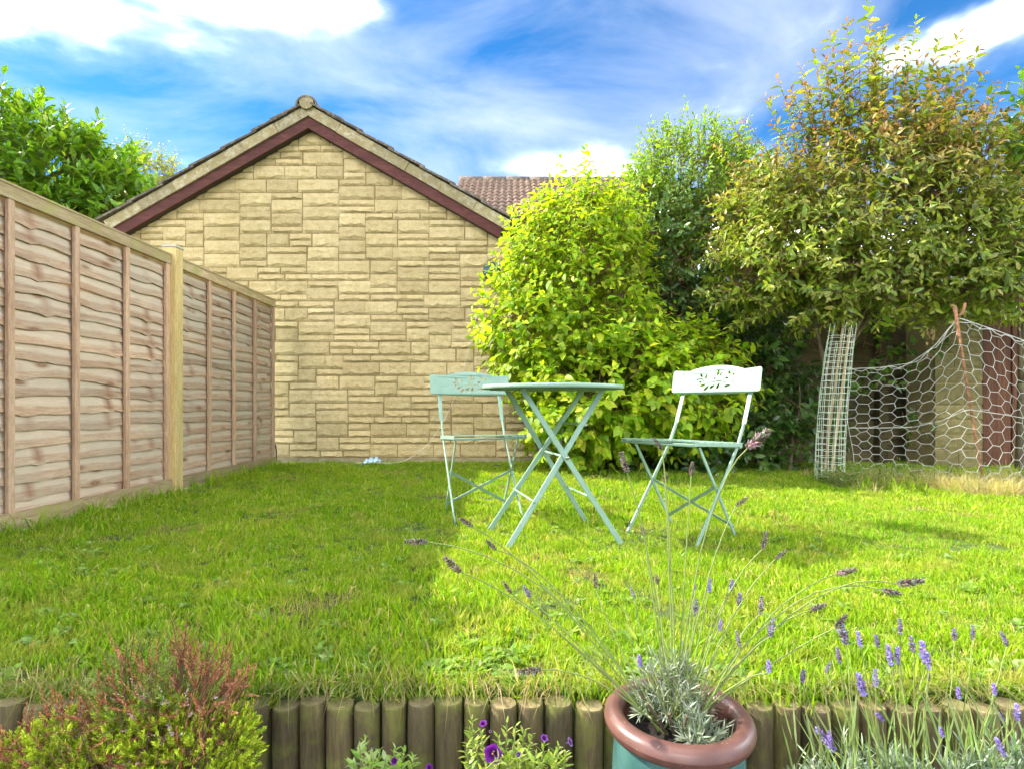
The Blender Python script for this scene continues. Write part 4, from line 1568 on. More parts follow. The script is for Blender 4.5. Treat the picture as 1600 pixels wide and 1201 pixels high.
for _ in range(95):
    a_ = random.uniform(0.0, 1.0)
    cx_, cy_, rx_, ry_ = random.choice([(905, 480, 105, 150), (905, 380, 66, 80), (832, 500, 82, 105), (960, 600, 135, 105), (1062, 600, 92, 82)])
    th_ = random.uniform(-0.15, math.pi + 0.5)
    bx_, by_ = cx_ + rx_ * 0.85 * math.cos(th_), cy_ - ry_ * 0.85 * math.sin(th_)
    ln_ = random.uniform(22, 50)
    gold_tips.append((bx_, by_, bx_ + ln_ * math.cos(th_) * 0.8, by_ - ln_ * (0.35 + 0.7 * max(0, math.sin(th_)))))
ft = Vector((0.75, 5.25, 0))
shrub('golden_shrub', 'bright yellow-green leafy shrub spilling in front of the stone wall', 'shrub', ft, gold_blobs, 3300, 8, 0.078, 0.60,
      [(0.31, 0.47, 0.014), (0.42, 0.54, 0.02), (0.21, 0.37, 0.014), (0.54, 0.58, 0.04)], [0.34, 0.28, 0.25, 0.13], ('leaf', 'leaf_obj'), 300,
      [tuple(P(860, 420, 5.1)), tuple(P(920, 330, 5.15)), tuple(P(985, 430, 5.1)), tuple(P(1060, 560, 4.9)), tuple(P(820, 520, 5.1)), tuple(P(930, 520, 4.9))], 0.035,
      angle=62, droop=0.28, up=0.45, jit=0.45, shell=0.5, Lr=(0.16, 0.32), opposite=True, extra=subdivide_shoots(*tips_to_extra(gold_tips, 0.4, SY), 0.17), lower_scale=(0.9, 1.45, 0.5), upn=0.9, zmin=0.14)

# dark evergreen shrub
vib_blobs = [blob(1160, 460, 80, 90, 5.5, 0.35), blob(1085, 400, 105, 120, 5.55, 0.4), blob(1130, 560, 110, 130, 5.45, 0.4), blob(1100, 680, 140, 55, 5.35, 0.4), blob(1010, 690, 90, 45, 5.35, 0.3), blob(1215, 670, 80, 75, 5.4, 0.3), blob(1040, 420, 70, 90, 5.5, 0.35)]
shrub('dark_evergreen_shrub', 'dense dark green evergreen shrub between the golden shrub and the bronze-leaved tree', 'shrub', Vector((1.9, 5.6, 0)), vib_blobs, 1900, 8, 0.085, 0.46,
      [(0.05, 0.115, 0.018), (0.075, 0.15, 0.025), (0.10, 0.19, 0.03), (0.15, 0.24, 0.05)], [0.4, 0.3, 0.2, 0.1], ('gloss', 'gloss_obj'), 220,
      [tuple(P(1085, 380, 5.6)), tuple(P(1040, 420, 5.5)), tuple(P(1140, 520, 5.5)), tuple(P(1200, 660, 5.4))], 0.04, angle=58, droop=0.05, up=0.4, shell=0.5, Lr=(0.14, 0.26), lower_scale=(0.9, 1.3, 0.5), zmin=0.08)
# pale flower heads on it
# light green privet behind
pri_blobs = [blob(1150, 335, 68, 100, 5.85, 0.3), blob(1008, 350, 46, 80, 5.8, 0.25), blob(1075, 290, 78, 88, 5.85, 0.35), blob(1040, 340, 62, 90, 5.8, 0.3), blob(1120, 330, 70, 90, 5.85, 0.3), blob(1000, 400, 36, 60, 5.8, 0.25)]
pri_tips = [(1095, 260, 1090, 190), (1065, 260, 1062, 205), (1120, 270, 1130, 215), (1035, 290, 1028, 225), (1010, 330, 1003, 262)]
shrub('privet_shrub', 'tall light green small-leaved privet rising behind the dark evergreen', 'shrub', Vector((2.0, 5.95, 0)), pri_blobs, 2400, 10, 0.066, 0.44,
      [(0.19, 0.35, 0.02), (0.26, 0.43, 0.03), (0.14, 0.27, 0.02), (0.36, 0.48, 0.07)], None, ('gloss', 'gloss_obj'), 0,
      [tuple(P(1090, 260, 5.9)), tuple(P(1050, 300, 5.9)), tuple(P(1130, 300, 5.9))], 0.035, angle=52, droop=0.0, up=0.9, shell=0.5, Lr=(0.16, 0.34), opposite=True, extra=tips_to_extra(pri_tips, 0.4, 5.85), zmin=1.0)

# bronze-leaved tree
TY = 4.75
tree_blobs = [blob(1375, 350, 195, 105, TY, 0.5), blob(1390, 255, 115, 60, TY, 0.4), blob(1195, 340, 58, 75, TY, 0.3), blob(1500, 280, 70, 70, TY, 0.35), blob(1250, 390, 110, 75, TY - 0.1, 0.4), blob(1500, 380, 120, 85, TY, 0.45), blob(1235, 325, 65, 55, TY, 0.35), blob(1330, 440, 120, 42, TY - 0.1, 0.4), blob(1510, 450, 100, 45, TY, 0.4), blob(1180, 430, 55, 40, TY - 0.15, 0.3)]
rise = [(1355, 200, 1358, 2), (1335, 190, 1322, 28), (1318, 200, 1296, 48), (1378, 190, 1380, 40), (1410, 180, 1432, 25), (1395, 190, 1405, 60), (1440, 190, 1466, 62), (1455, 190, 1500, 48), (1475, 200, 1532, 68), (1500, 220, 1560, 125), (1290, 210, 1272, 80), (1275, 220, 1250, 100),
        (1255, 230, 1213, 118), (1240, 250, 1195, 150), (1215, 260, 1160, 185), (1200, 280, 1135, 182), (1345, 190, 1342, 70), (1420, 190, 1446, 90), (1365, 180, 1368, 45), (1480, 230, 1540, 110), (1310, 210, 1290, 90), (1520, 260, 1575, 185), (1395, 200, 1418, 100), (1330, 210, 1312, 95),
        (1270, 240, 1235, 150), (1460, 210, 1485, 110), (1435, 210, 1452, 120), (1375, 210, 1388, 110), (1500, 250, 1530, 160)]
rise2 = [(a + random.randint(-16, 16), b + 30, c + random.randint(-22, 22), d + random.randint(40, 95)) for (a, b, c, d) in rise for _ in (0, 1, 2)]
ex = tips_to_extra(rise, 0.9, TY)
ex2 = tips_to_extra(rise2, 0.9, TY)
low = [(1200, 450, 1112, 478), (1230, 450, 1140, 460), (1250, 460, 1180, 500), (1290, 470, 1250, 512), (1330, 470, 1310, 515), (1380, 470, 1390, 510), (1450, 470, 1440, 505), (1160, 400, 1105, 412), (1480, 470, 1520, 505), (1540, 460, 1580, 495)]
low = low + [(a + random.randint(-40, 40), b + random.randint(-20, 10), c + random.randint(-45, 45), d + random.randint(-30, 22)) for (a, b, c, d) in low for _ in range(5)]
ex3 = tips_to_extra(low, 0.5, TY - 0.2)
extra_t = tuple(np.concatenate([ex[i], ex2[i], ex3[i]]) for i in range(3))
# split the long shoots into pieces so their leaves stay close together
extra_t = subdivide_shoots(*extra_t, 0.20)
tfoot = Vector((2.60, 4.72, 0))
shrub('bronze_tree', 'small tree with bronze-tipped narrow leaves and long upright shoots above the wire netting', 'tree', tfoot, tree_blobs, 2500, 9, 0.092, 0.38,
      [(0.20, 0.29, 0.02), (0.28, 0.34, 0.03), (0.13, 0.205, 0.02), (0.38, 0.39, 0.09)], [0.35, 0.3, 0.22, 0.13], ('gloss', 'gloss_obj'), 300,
      [tuple(P(1300, 300, TY)), tuple(P(1370, 200, TY)), tuple(P(1440, 260, TY)), tuple(P(1240, 380, TY)), tuple(P(1500, 330, TY)), tuple(P(1340, 380, TY - 0.2)), tuple(P(1420, 400, TY))], 0.035,
      angle=64, droop=0.12, up=0.55, jit=0.42, shell=0.55, Lr=(0.16, 0.32), extra=extra_t, fold=0.35, curl=0.32, tipcols=([(0.34, 0.15, 0.05), (0.42, 0.25, 0.11), (0.27, 0.10, 0.04)], 0.9, 1.95), zmin=1.2, inner=0.10)

# under-storey leaves in the shade behind the wire guard
und_blobs = [blob(1240, 640, 60, 85, 5.2, 0.25), blob(1330, 560, 80, 60, 5.3, 0.25), blob(1230, 540, 60, 50, 5.3, 0.25), blob(1420, 600, 50, 70, 5.35, 0.2)]
shrub('shaded_sapling', 'sparse broad-leaved sapling in the shade behind the wire tree guard', 'shrub', Vector((2.55, 5.2, 0)), und_blobs, 130, 7, 0.10, 0.52,
      [(0.08, 0.16, 0.02), (0.11, 0.21, 0.025), (0.06, 0.12, 0.018)], None, ('leaf', 'leaf_obj'), 60,
      [tuple(P(1240, 560, 5.25)), tuple(P(1310, 520, 5.3)), tuple(P(1215, 620, 5.2)), tuple(P(1400, 560, 5.3))], 0.022, angle=62, droop=0.25, up=0.4, Lr=(0.15, 0.3), shell=0.9, upn=0.9, zmin=0.1)

# laurel at the right
lr_blobs = [blob(1640, 330, 75, 130, 4.9, 0.4), blob(1600, 420, 70, 60, 4.95, 0.3), blob(1660, 220, 55, 80, 4.6, 0.3)]
lr_tips = [(1625, 240, 1592, 105), (1640, 220, 1625, 60)]
shrub('laurel_shrub', 'broad-leaved laurel beside the bronze tree, its tip against the sky', 'shrub', Vector((4.5, 5.0, 0)), lr_blobs, 300, 8, 0.14, 0.42,
      [(0.10, 0.22, 0.018), (0.15, 0.29, 0.022), (0.07, 0.15, 0.015)], None, ('gloss', 'gloss_obj'), 60,
      [tuple(P(1625, 330, 4.9)), tuple(P(1650, 220, 4.7)), tuple(P(1590, 420, 4.9))], 0.035, angle=55, droop=0.05, up=0.8, Lr=(0.2, 0.35), extra=subdivide_shoots(*tips_to_extra(lr_tips, 0.5, 4.6), 0.3), zmin=0.8)

# laurel behind the left fence
LY = 7.3
ll_blobs = [blob(20, 290, 120, 115, LY, 0.8), blob(120, 300, 80, 80, LY, 0.6), blob(185, 335, 60, 42, LY, 0.5), blob(-140, 290, 130, 140, LY, 0.9), blob(60, 400, 160, 90, LY, 0.7)]
ll_tips = [(40, 220, 30, 150), (75, 220, 68, 155), (110, 250, 104, 196), (130, 270, 140, 218), (170, 310, 172, 270), (5, 200, 8, 140), (200, 320, 215, 290)]
shrub('laurel_hedge_bush', 'big glossy green laurel growing behind the timber fence', 'shrub', Vector((-6.2, 7.6, 0)), ll_blobs, 2300, 9, 0.19, 0.40,
      [(0.13, 0.27, 0.015), (0.19, 0.34, 0.02), (0.09, 0.19, 0.014), (0.28, 0.40, 0.03)], [0.35, 0.3, 0.2, 0.15], ('gloss', 'gloss_obj'), 300,
      [tuple(P(40, 250, LY)), tuple(P(110, 280, LY)), tuple(P(170, 320, LY)), tuple(P(-60, 260, LY)), tuple(P(-140, 220, LY))], 0.07, angle=52, droop=0.0, up=0.85, jit=0.4, Lr=(0.25, 0.45), extra=subdivide_shoots(*tips_to_extra(ll_tips, 0.5, LY), 0.35), zmin=1.2, shell=0.5)

# far birch-like tree
FY = 13.0
far_blobs = [blob(225, 275, 34, 34, FY, 0.6), blob(262, 280, 20, 28, FY, 0.4), blob(205, 262, 18, 22, FY, 0.4), blob(235, 330, 50, 40, FY, 0.6)]
far_tips = [(210, 270, 197, 236), (225, 270, 222, 238), (238, 270, 246, 236), (262, 285, 268, 244), (270, 290, 281, 252)]
shrub('far_tree', 'thin yellowish tree showing above the garage eave beyond the laurel', 'tree', Vector((-8.4, 13.2, 0)), far_blobs, 420, 8, 0.10, 0.6,
      [(0.26, 0.30, 0.06), (0.34, 0.34, 0.10), (0.18, 0.24, 0.05)], None, ('leaf', 'leaf_obj'), 0,
      [tuple(P(225, 270, FY)), tuple(P(262, 280, FY)), tuple(P(205, 265, FY)), tuple(P(245, 320, FY))], 0.07, angle=60, droop=0.3, up=0.6, Lr=(0.3, 0.6), extra=subdivide_shoots(*tips_to_extra(far_tips, 0.5, FY), 0.5), zmin=3)

# ------------------------------------------------------------------ back boundary on the right
BY = 5.95
e = thing('dark_board_fence', 'mossy dark horizontal board fence in the shade behind the shrubs', 'fence', (2.6, BY, 0))
for k in range(12):
    mb = MB()
    z_ = -0.06 + k * 0.165
    mb.box((3.35, BY + 0.006 * (k % 2) * 4 + random.uniform(-0.004, 0.004), z_ + 0.078), (5.6, 0.022, 0.185))
    mb.build('board', M['dark_fence'], e)
for x_ in (0.62, 2.2, 3.86, 5.5):
    mb = MB()
    mb.box((x_, BY - 0.06, 0.88), (0.09, 0.09, 1.95))
    mb.build('post', M['dark_fence'], e)
PY_ = 5.35
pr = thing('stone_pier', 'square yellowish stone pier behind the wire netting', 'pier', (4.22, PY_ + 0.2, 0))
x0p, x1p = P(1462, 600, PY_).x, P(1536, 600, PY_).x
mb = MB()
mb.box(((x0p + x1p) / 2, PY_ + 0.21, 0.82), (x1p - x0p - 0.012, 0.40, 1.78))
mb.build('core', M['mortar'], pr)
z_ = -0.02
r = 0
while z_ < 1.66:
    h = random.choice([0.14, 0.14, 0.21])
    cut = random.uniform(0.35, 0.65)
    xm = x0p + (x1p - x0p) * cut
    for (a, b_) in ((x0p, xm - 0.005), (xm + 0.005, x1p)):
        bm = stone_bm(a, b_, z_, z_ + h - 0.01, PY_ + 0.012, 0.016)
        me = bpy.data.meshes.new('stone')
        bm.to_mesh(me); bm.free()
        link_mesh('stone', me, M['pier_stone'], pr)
    z_ += h
e = thing('red_board_fence', 'dark red-brown upright board fence beside the stone pier', 'fence', (4.9, PY_ + 0.2, 0))
x_ = x1p + 0.02
while x_ < 6.2:
    w_ = random.uniform(0.13, 0.15)
    mb = MB()
    mb.box((x_ + w_ / 2, PY_ + 0.22 + random.uniform(-0.006, 0.006), 0.88), (w_ - 0.012, 0.022, 1.80))
    mb.build('board', M['red_fence'], e)
    x_ += w_
mb = MB()
mb.box(((x1p + 6.2) / 2, PY_ + 0.26, 1.3), (6.2 - x1p, 0.05, 0.08)); mb.build('rail', M['red_fence'], e)
mb = MB()
mb.box(((x1p + 6.2) / 2, PY_ + 0.26, 0.4), (6.2 - x1p, 0.05, 0.08)); mb.build('rail', M['red_fence'], e)

# ------------------------------------------------------------------ tree guard, canes, netting, stake
gc = G(1297, 752)
guard = thing('wire_tree_guard', 'upright cylinder of square pale green wire mesh at the end of the netting', 'tree guard', (gc.x, gc.y, 0))
R0, HG, NA, NZ = 0.104, 1.26, 14, 25
mb = MB()
def gp(a, t):
    lean = 0.10 * t * t
    rr = R0 * (1 + 0.04 * math.sin(3 * a + 4 * t) - 0.22 * max(0, t - 0.55))
    return Vector((gc.x + lean + rr * math.cos(a), gc.y + rr * math.sin(a), HG * t))
for k in range(NA):
    a = 2 * math.pi * k / NA
    tt = 1.0 if k % 3 else random.uniform(0.86, 1.0)
    mb.tube([gp(a, tt * q / 10) + Vector((random.gauss(0, 0.002), 0, 0)) for q in range(11)], 0.0021, 4, False)
for q in range(NZ + 1):
    if q > 22 and random.random() < 0.5:
        continue
    mb.tube([gp(2 * math.pi * k / 24, q / NZ) + Vector((0, 0, random.gauss(0, 0.002))) for k in range(25)], 0.0021, 4, False)
mb.build('wire_mesh', M['green_wire'], guard)
for (bx, by, tx, ty, lab) in ((1285, 750, 1322, 470, 'thinner pale bamboo cane leaning in the wire tree guard'), (1296, 752, 1331, 488, 'thicker pale bamboo cane leaning in the wire tree guard')):
    g_ = G(bx, by); t_ = P(tx, ty, gc.y + 0.05)
    g_.z = -0.04
    mb = MB()
    mb.tube([g_.lerp(t_, q / 9) for q in range(10)], [0.0085 + (0.0012 if q % 3 == 0 else 0) + (0.002 if 'thicker' in lab else 0) for q in range(10)], 8)
    tag(mb.build('bamboo_cane', M['bamboo'], None, True), lab, 'cane')

st = thing('rusty_stake', 'rusty iron stake with forked hook top holding up the chicken wire', 'stake', tuple(G(1540, 766)))
sb, s_top = G(1540, 766), P(1491, 478, 4.0)
sb.z = -0.05
mb = MB()
mb.tube([sb.lerp(s_top, q / 5) for q in range(6)], [0.0085, 0.009, 0.009, 0.009, 0.0095, 0.013], 9)
mb.build('rod', M['rust'], st, True)
mb = MB()
mb.tube(bez(P(1497, 494, 4.0), P(1505, 492, 4.0), P(1508, 474, 4.02), 6), [0.009] * 7, 8)
mb.build('hook', M['rust'], st, True)

netting = thing('chicken_wire', 'sagging sheet of hexagonal chicken wire strung from the tree guard to the rusty stake', 'wire netting', (3.3, 4.25, 0))
key = [(1322, 4.52, 0.90), (1375, 4.42, 0.905), (1425, 4.28, 0.93), (1462, 4.14, 1.04), (1498, 4.02, 1.235), (1545, 4.02, 1.16), (1600, 4.05, 1.07), (1680, 4.1, 1.03), (1760, 4.2, 1.02)]
kx = np.array([(k[0] - 800) / FPX * k[1] for k in key]); ky = np.array([k[1] for k in key]); kz = np.array([k[2] for k in key])
ks = np.concatenate([[0], np.cumsum(np.hypot(np.diff(kx), np.diff(ky)))])
TOT = ks[-1]
def net(s, v):
    X = float(np.interp(s, ks, kx)); Y = float(np.interp(s, ks, ky)); T = float(np.interp(s, ks, kz))
    lowz = 0.05
    dy = 0.05 * math.sin(3.1 * s + 2.0 * v) + 0.03 * math.sin(7 * s - 3 * v)
    vv = v
    return Vector((X + 0.012 * math.sin(9 * v + 4 * s), Y + dy * (1 - v) - 0.10 * (1 - v), lowz + (T - lowz) * vv))
HS = 0.055
NC = int(TOT / (1.5 * HS))
NR = 12
mb = MB()
jit_ = {}
def node(i, j):
    k_ = (i, j)
    if k_ not in jit_:
        jit_[k_] = (random.gauss(0, 0.0055), random.gauss(0, 0.006))
    return jit_[k_]
def hexpt(c, r, k):
    cx_ = c * 1.5 * HS + 0.02
    cy_ = (r + (0.5 if c % 2 else 0.0)) / NR
    a = math.pi / 3 * k
    s_ = cx_ + HS * math.cos(a)
    v_ = cy_ + (0.5 / NR) * math.sin(a) / 0.866
    key_ = (round(s_ / HS * 2), round(v_ * NR * 2))
    dj = node(*key_)
    return key_, net(min(max(s_ + dj[0], 0), TOT), min(max(v_ + dj[1] * 0.8, -0.02), 1.0))
done = set()
for c in range(NC):
    for r in range(NR):
        hp_ = [hexpt(c, r, k) for k in range(6)]
        for k in range(6):
            a, b_ = hp_[k], hp_[(k + 1) % 6]
            ek = tuple(sorted((a[0], b_[0])))
            if ek in done:
                continue
            done.add(ek)
            horiz = k in (1, 4)
            mb.tube([a[1], b_[1]], 0.0023 if horiz else 0.0016, 5, False)
mb.build('hexagonal_mesh', M['wire'], netting)
for v_, nm in ((1.0, 'selvage_wire'), (0.985, 'selvage_wire'), (0.45, 'tension_wire')):
    mb = MB()
    mb.tube([net(TOT * q / 60, v_) + Vector((0, 0, 0.012 * math.sin(q * 1.7) * (v_ < 1 and v_ > 0.9))) for q in range(61)], 0.003, 5)
    mb.build(nm, M['wire'], netting)

# weeds at the netting's foot
e = thing('foot_weeds', 'tangle of small leafy weeds at the foot of the tree guard and netting', 'weeds', (2.9, 4.35, 0))
nb_ = 260
wx_ = np.clip(rng.normal(2.85, 0.32, nb_), 2.45, 3.6); wy_ = rng.normal(4.32, 0.10, nb_)
base = np.stack([wx_, wy_, np.zeros(nb_)], -1)
axw = norm(np.array([0, 0, 1.0]) + rng.normal(0, 0.45, (nb_, 3)))
axw[:, 2] = np.abs(axw[:, 2])
Lw = rng.uniform(0.06, 0.22, nb_)
p, d, nr, sz, t, si = shoot_leaves(base, axw, Lw, 9, 0.036, 0.5, 65, 0.1, 0.4)
foliage(e, p, d, nr, sz, np.full(len(p), 0.45), pal(len(p), [(0.13, 0.21, 0.035), (0.20, 0.27, 0.06), (0.30, 0.28, 0.12), (0.10, 0.17, 0.03)]), M['leaf'])
twigs(e, base, axw, Lw, 0.0018, M['green_stem'], 'stems', 0.02)
e['kind'] = 'stuff'

# ------------------------------------------------------------------ glazed pot
PC = P(1059, 1108, 0.97)
pot = thing('glazed_pot', 'round teal glazed garden pot with thick brown rim holding lavender', 'plant pot', (PC.x, PC.y, -0.235))
RT, RR = PC.z, 0.125
mm, n, l, b = new_mat('pot_glaze')
p_ = gpos(n)
cg = ramp(n, l, noise(n, l, p_, 18, 5, 0.6, 0.5), [(0.3, (0.035, 0.095, 0.085)), (0.6, (0.06, 0.14, 0.125)), (0.8, (0.10, 0.19, 0.165))])
l.new(cg, b.inputs['Base Color']); b.inputs['Roughness'].default_value = 0.22
bump(n, l, noise(n, l, p_, 60, 4), 0.15, 0.002, b)
M['glaze'] = mm
mm, n, l, b = new_mat('pot_rim')
p_ = gpos(n)
cg = ramp(n, l, noise(n, l, p_, 22, 5, 0.6), [(0.3, (0.085, 0.036, 0.026)), (0.6, (0.13, 0.058, 0.044)), (0.8, (0.18, 0.088, 0.07))])
sp_ = ramp(n, l, noise(n, l, p_, 260, 2, 0.5), [(0.70, (0, 0, 0)), (0.74, (1, 1, 1))])
cg = mixc(n, l, sp_, cg, (0.42, 0.32, 0.24))
l.new(cg, b.inputs['Base Color']); b.inputs['Roughness'].default_value = 0.38
M['rim'] = mm
Hh = RT + 0.235
mb = MB()
prof = [(0.0, 0.004), (0.075, 0.0), (0.085, 0.01), (0.103, Hh * 0.35), (0.112, Hh * 0.65), (0.108, Hh * 0.85), (0.106, Hh - 0.03), (0.104, Hh - 0.012)]
mb.lathe(prof, 48, (PC.x, PC.y, -0.235))
mb.build('body', M['glaze'], pot, True)
mb = MB()
ring = []
for k in range(15):
    a = 2 * math.pi * k / 14
    ring.append((RR - 0.017 + 0.0175 * math.cos(a), RT - 0.016 + 0.0185 * math.sin(a)))
mb.lathe(ring, 56, (PC.x, PC.y, 0))
mb.build('rim', M['rim'], pot, True)
mb = MB()
mb.lathe([(0.0925, RT - 0.02), (0.094, RT - 0.075)], 40, (PC.x, PC.y, 0))
mb.build('inner_wall', M['rim'], pot, True)
mb = MB()
nr_ = 12
for j in range(nr_ + 1):
    for k in range(36):
        a = 2 * math.pi * k / 36
        rr = 0.096 * j / nr_
        mb.v.append((PC.x + rr * math.cos(a), PC.y + rr * math.sin(a), RT - 0.046 + random.gauss(0, 0.0035) + 0.012 * (1 - j / nr_)))
for j in range(nr_):
    for k in range(36):
        k2 = (k + 1) % 36
        mb.f.append((j * 36 + k, j * 36 + k2, (j + 1) * 36 + k2, (j + 1) * 36 + k))
mb.build('compost', M['soil'], pot)

# ------------------------------------------------------------------ lavender
def spike_mesh(name, cols, probs, n_whorl=9, seed=0):
    r_ = np.random.default_rng(seed)
    V, F, C = [], [], []
    def bud(p, d, L, w, c):
        d = Vector(d).normalized()
        s = d.orthogonal().normalized(); u = d.cross(s)
        b = len(V)
        V.extend([tuple(p)] + [tuple(Vector(p) + d * L * 0.45 + (s * math.cos(a) + u * math.sin(a)) * w) for a in (0, 1.571, 3.142, 4.712)] + [tuple(Vector(p) + d * L)])
        for k in range(4):
            k2 = (k + 1) % 4
            F.append((b, b + 1 + k2, b + 1 + k)); F.append((b + 5, b + 1 + k, b + 1 + k2))
        C.extend([c] * 6)
    for j in range(n_whorl):
        t = j / (n_whorl - 1)
        rad = 0.115 * (0.75 + 0.5 * math.sin(math.pi * min(1, t * 1.15 + 0.1)))
        nb = 8
        for k in range(nb):
            a = 6.283 * (k + 0.5 * (j % 2)) / nb + r_.normal() * 0.15
            d = (math.cos(a), math.sin(a), 0.9 + r_.normal() * 0.2)
            c = cols[r_.choice(len(cols), p=probs)]
            c = tuple(float(x * r_.uniform(0.7, 1.25)) for x in c)
            bud((0.02 * math.cos(a), 0.02 * math.sin(a), t * 0.88), d, rad * r_.uniform(1.1, 1.7), 0.040 * r_.uniform(0.8, 1.2), c)
    me = bpy.data.meshes.new(name)
    me.from_pydata(V, [], F)
    ca = me.color_attributes.new('Col', 'FLOAT_COLOR', 'POINT')
    ca.data.foreach_set('color', np.array([(*c, 1) for c in C], np.float32).reshape(-1))
    me.materials.append(M['petal'])
    return me
DEAD = [(0.15, 0.12, 0.10), (0.25, 0.20, 0.16), (0.075, 0.058, 0.05), (0.34, 0.29, 0.22)]
LIVE = [(0.22, 0.16, 0.42), (0.34, 0.26, 0.60), (0.14, 0.10, 0.22), (0.45, 0.36, 0.70)]
HALF_ = [(0.19, 0.15, 0.21), (0.30, 0.24, 0.38), (0.10, 0.085, 0.09), (0.36, 0.29, 0.36)]
SPIKES = {'dead': [spike_mesh('flower_head', DEAD, [0.35, 0.3, 0.2, 0.15], 9, i) for i in range(3)],
          'live': [spike_mesh('flower_head', LIVE, [0.35, 0.3, 0.15, 0.2], 7, 10 + i) for i in range(3)],
          'half': [spike_mesh('flower_head', HALF_, [0.35, 0.3, 0.15, 0.2], 8, 20 + i) for i in range(3)]}

def lav_stem(parent, base, ctrl, hb, ht, kind, r=0.0011, leafy=False):
    """stem (part) with its flower head (sub-part); hb/ht = base and tip of the head"""
    mb = MB()
    pts = bez(base, ctrl, hb, 9)
    pts = [p + Vector((random.gauss(0, 0.0008), random.gauss(0, 0.0008), 0)) * (0 < i < 9) for i, p in enumerate(pts)]
    mb.tube(pts, [r * 1.35 - r * 0.05 * i for i in range(10)], 5, False)
    s = mb.build('stem', M['green_stem'], parent, True)
    dv = Vector(ht) - Vector(hb)
    L = dv.length
    me = random.choice(SPIKES[kind])
    o = bpy.data.objects.new('flower_head', me)
    COL.objects.link(o)
    o.location = hb
    o.rotation_euler = dv.to_track_quat('Z', 'Y').to_euler()
    fat = random.uniform(1.0, 1.25) * (1.0 if L > 0.022 else 1.3)
    o.scale = (L * fat, L * fat, L)
    parent_world(o, s)
    return s

def lav_mound(parent, c, rad, h, n, size, cols, jit=0.35, spread=0.9):
    u = rng.normal(size=(n, 3)); u[:, 2] = np.abs(u[:, 2]) * 1.1 + 0.1
    u = norm(u)
    base = np.array(c) + u * np.array([rad, rad, h]) * (rng.random(n) ** 0.5)[:, None] * 0.75
    ax = norm(u * np.array([spread, spread, 1.0]) + rng.normal(0, jit, (n, 3)) + np.array([0, 0, 0.5]))
    L = rng.uniform(0.02, 0.045, n) * size / 0.03
    p, d, nr, sz, t, si = shoot_leaves(base, ax, L, 11, size, 0.12, 48, 0.0, 0.2, tipshrink=0.3)
    foliage(parent, p, d, nr, sz, np.full(len(p), 0.115), pal(len(p), cols), M['soft'], fold=0.1, curl=0.12)
    twigs(parent, base, ax, L, 0.0012, M['green_stem'], 'twigs', 0.02)

LAVC = [(0.18, 0.22, 0.14), (0.25, 0.29, 0.20), (0.14, 0.18, 0.09), (0.33, 0.36, 0.27)]
lav = thing('potted_lavender', 'silvery lavender growing in the teal pot with long faded flower stems', 'lavender', (PC.x, PC.y, RT - 0.05))
LZ = RT - 0.045
lav_mound(lav, (PC.x - 0.005, PC.y + 0.022, LZ + 0.02), 0.09, 0.135, 115, 0.025, LAVC)
lav_mound(lav, (PC.x + 0.02, PC.y - 0.05, LZ + 0.01), 0.035, 0.045, 40, 0.028, LAVC)
mb = MB()
for k in range(14):
    a = random.random() * 6.28
    mb.tube(bez((PC.x + 0.012 * math.cos(a), PC.y + 0.012 * math.sin(a), LZ - 0.01), (PC.x + 0.03 * math.cos(a), PC.y + 0.03 * math.sin(a), LZ + 0.02), (PC.x + 0.065 * math.cos(a), PC.y + 0.065 * math.sin(a), LZ + 0.07), 4), 0.0028, 5)
o = mb.build('woody_branches', M['bark'], lav)
o['kind'] = 'stuff'

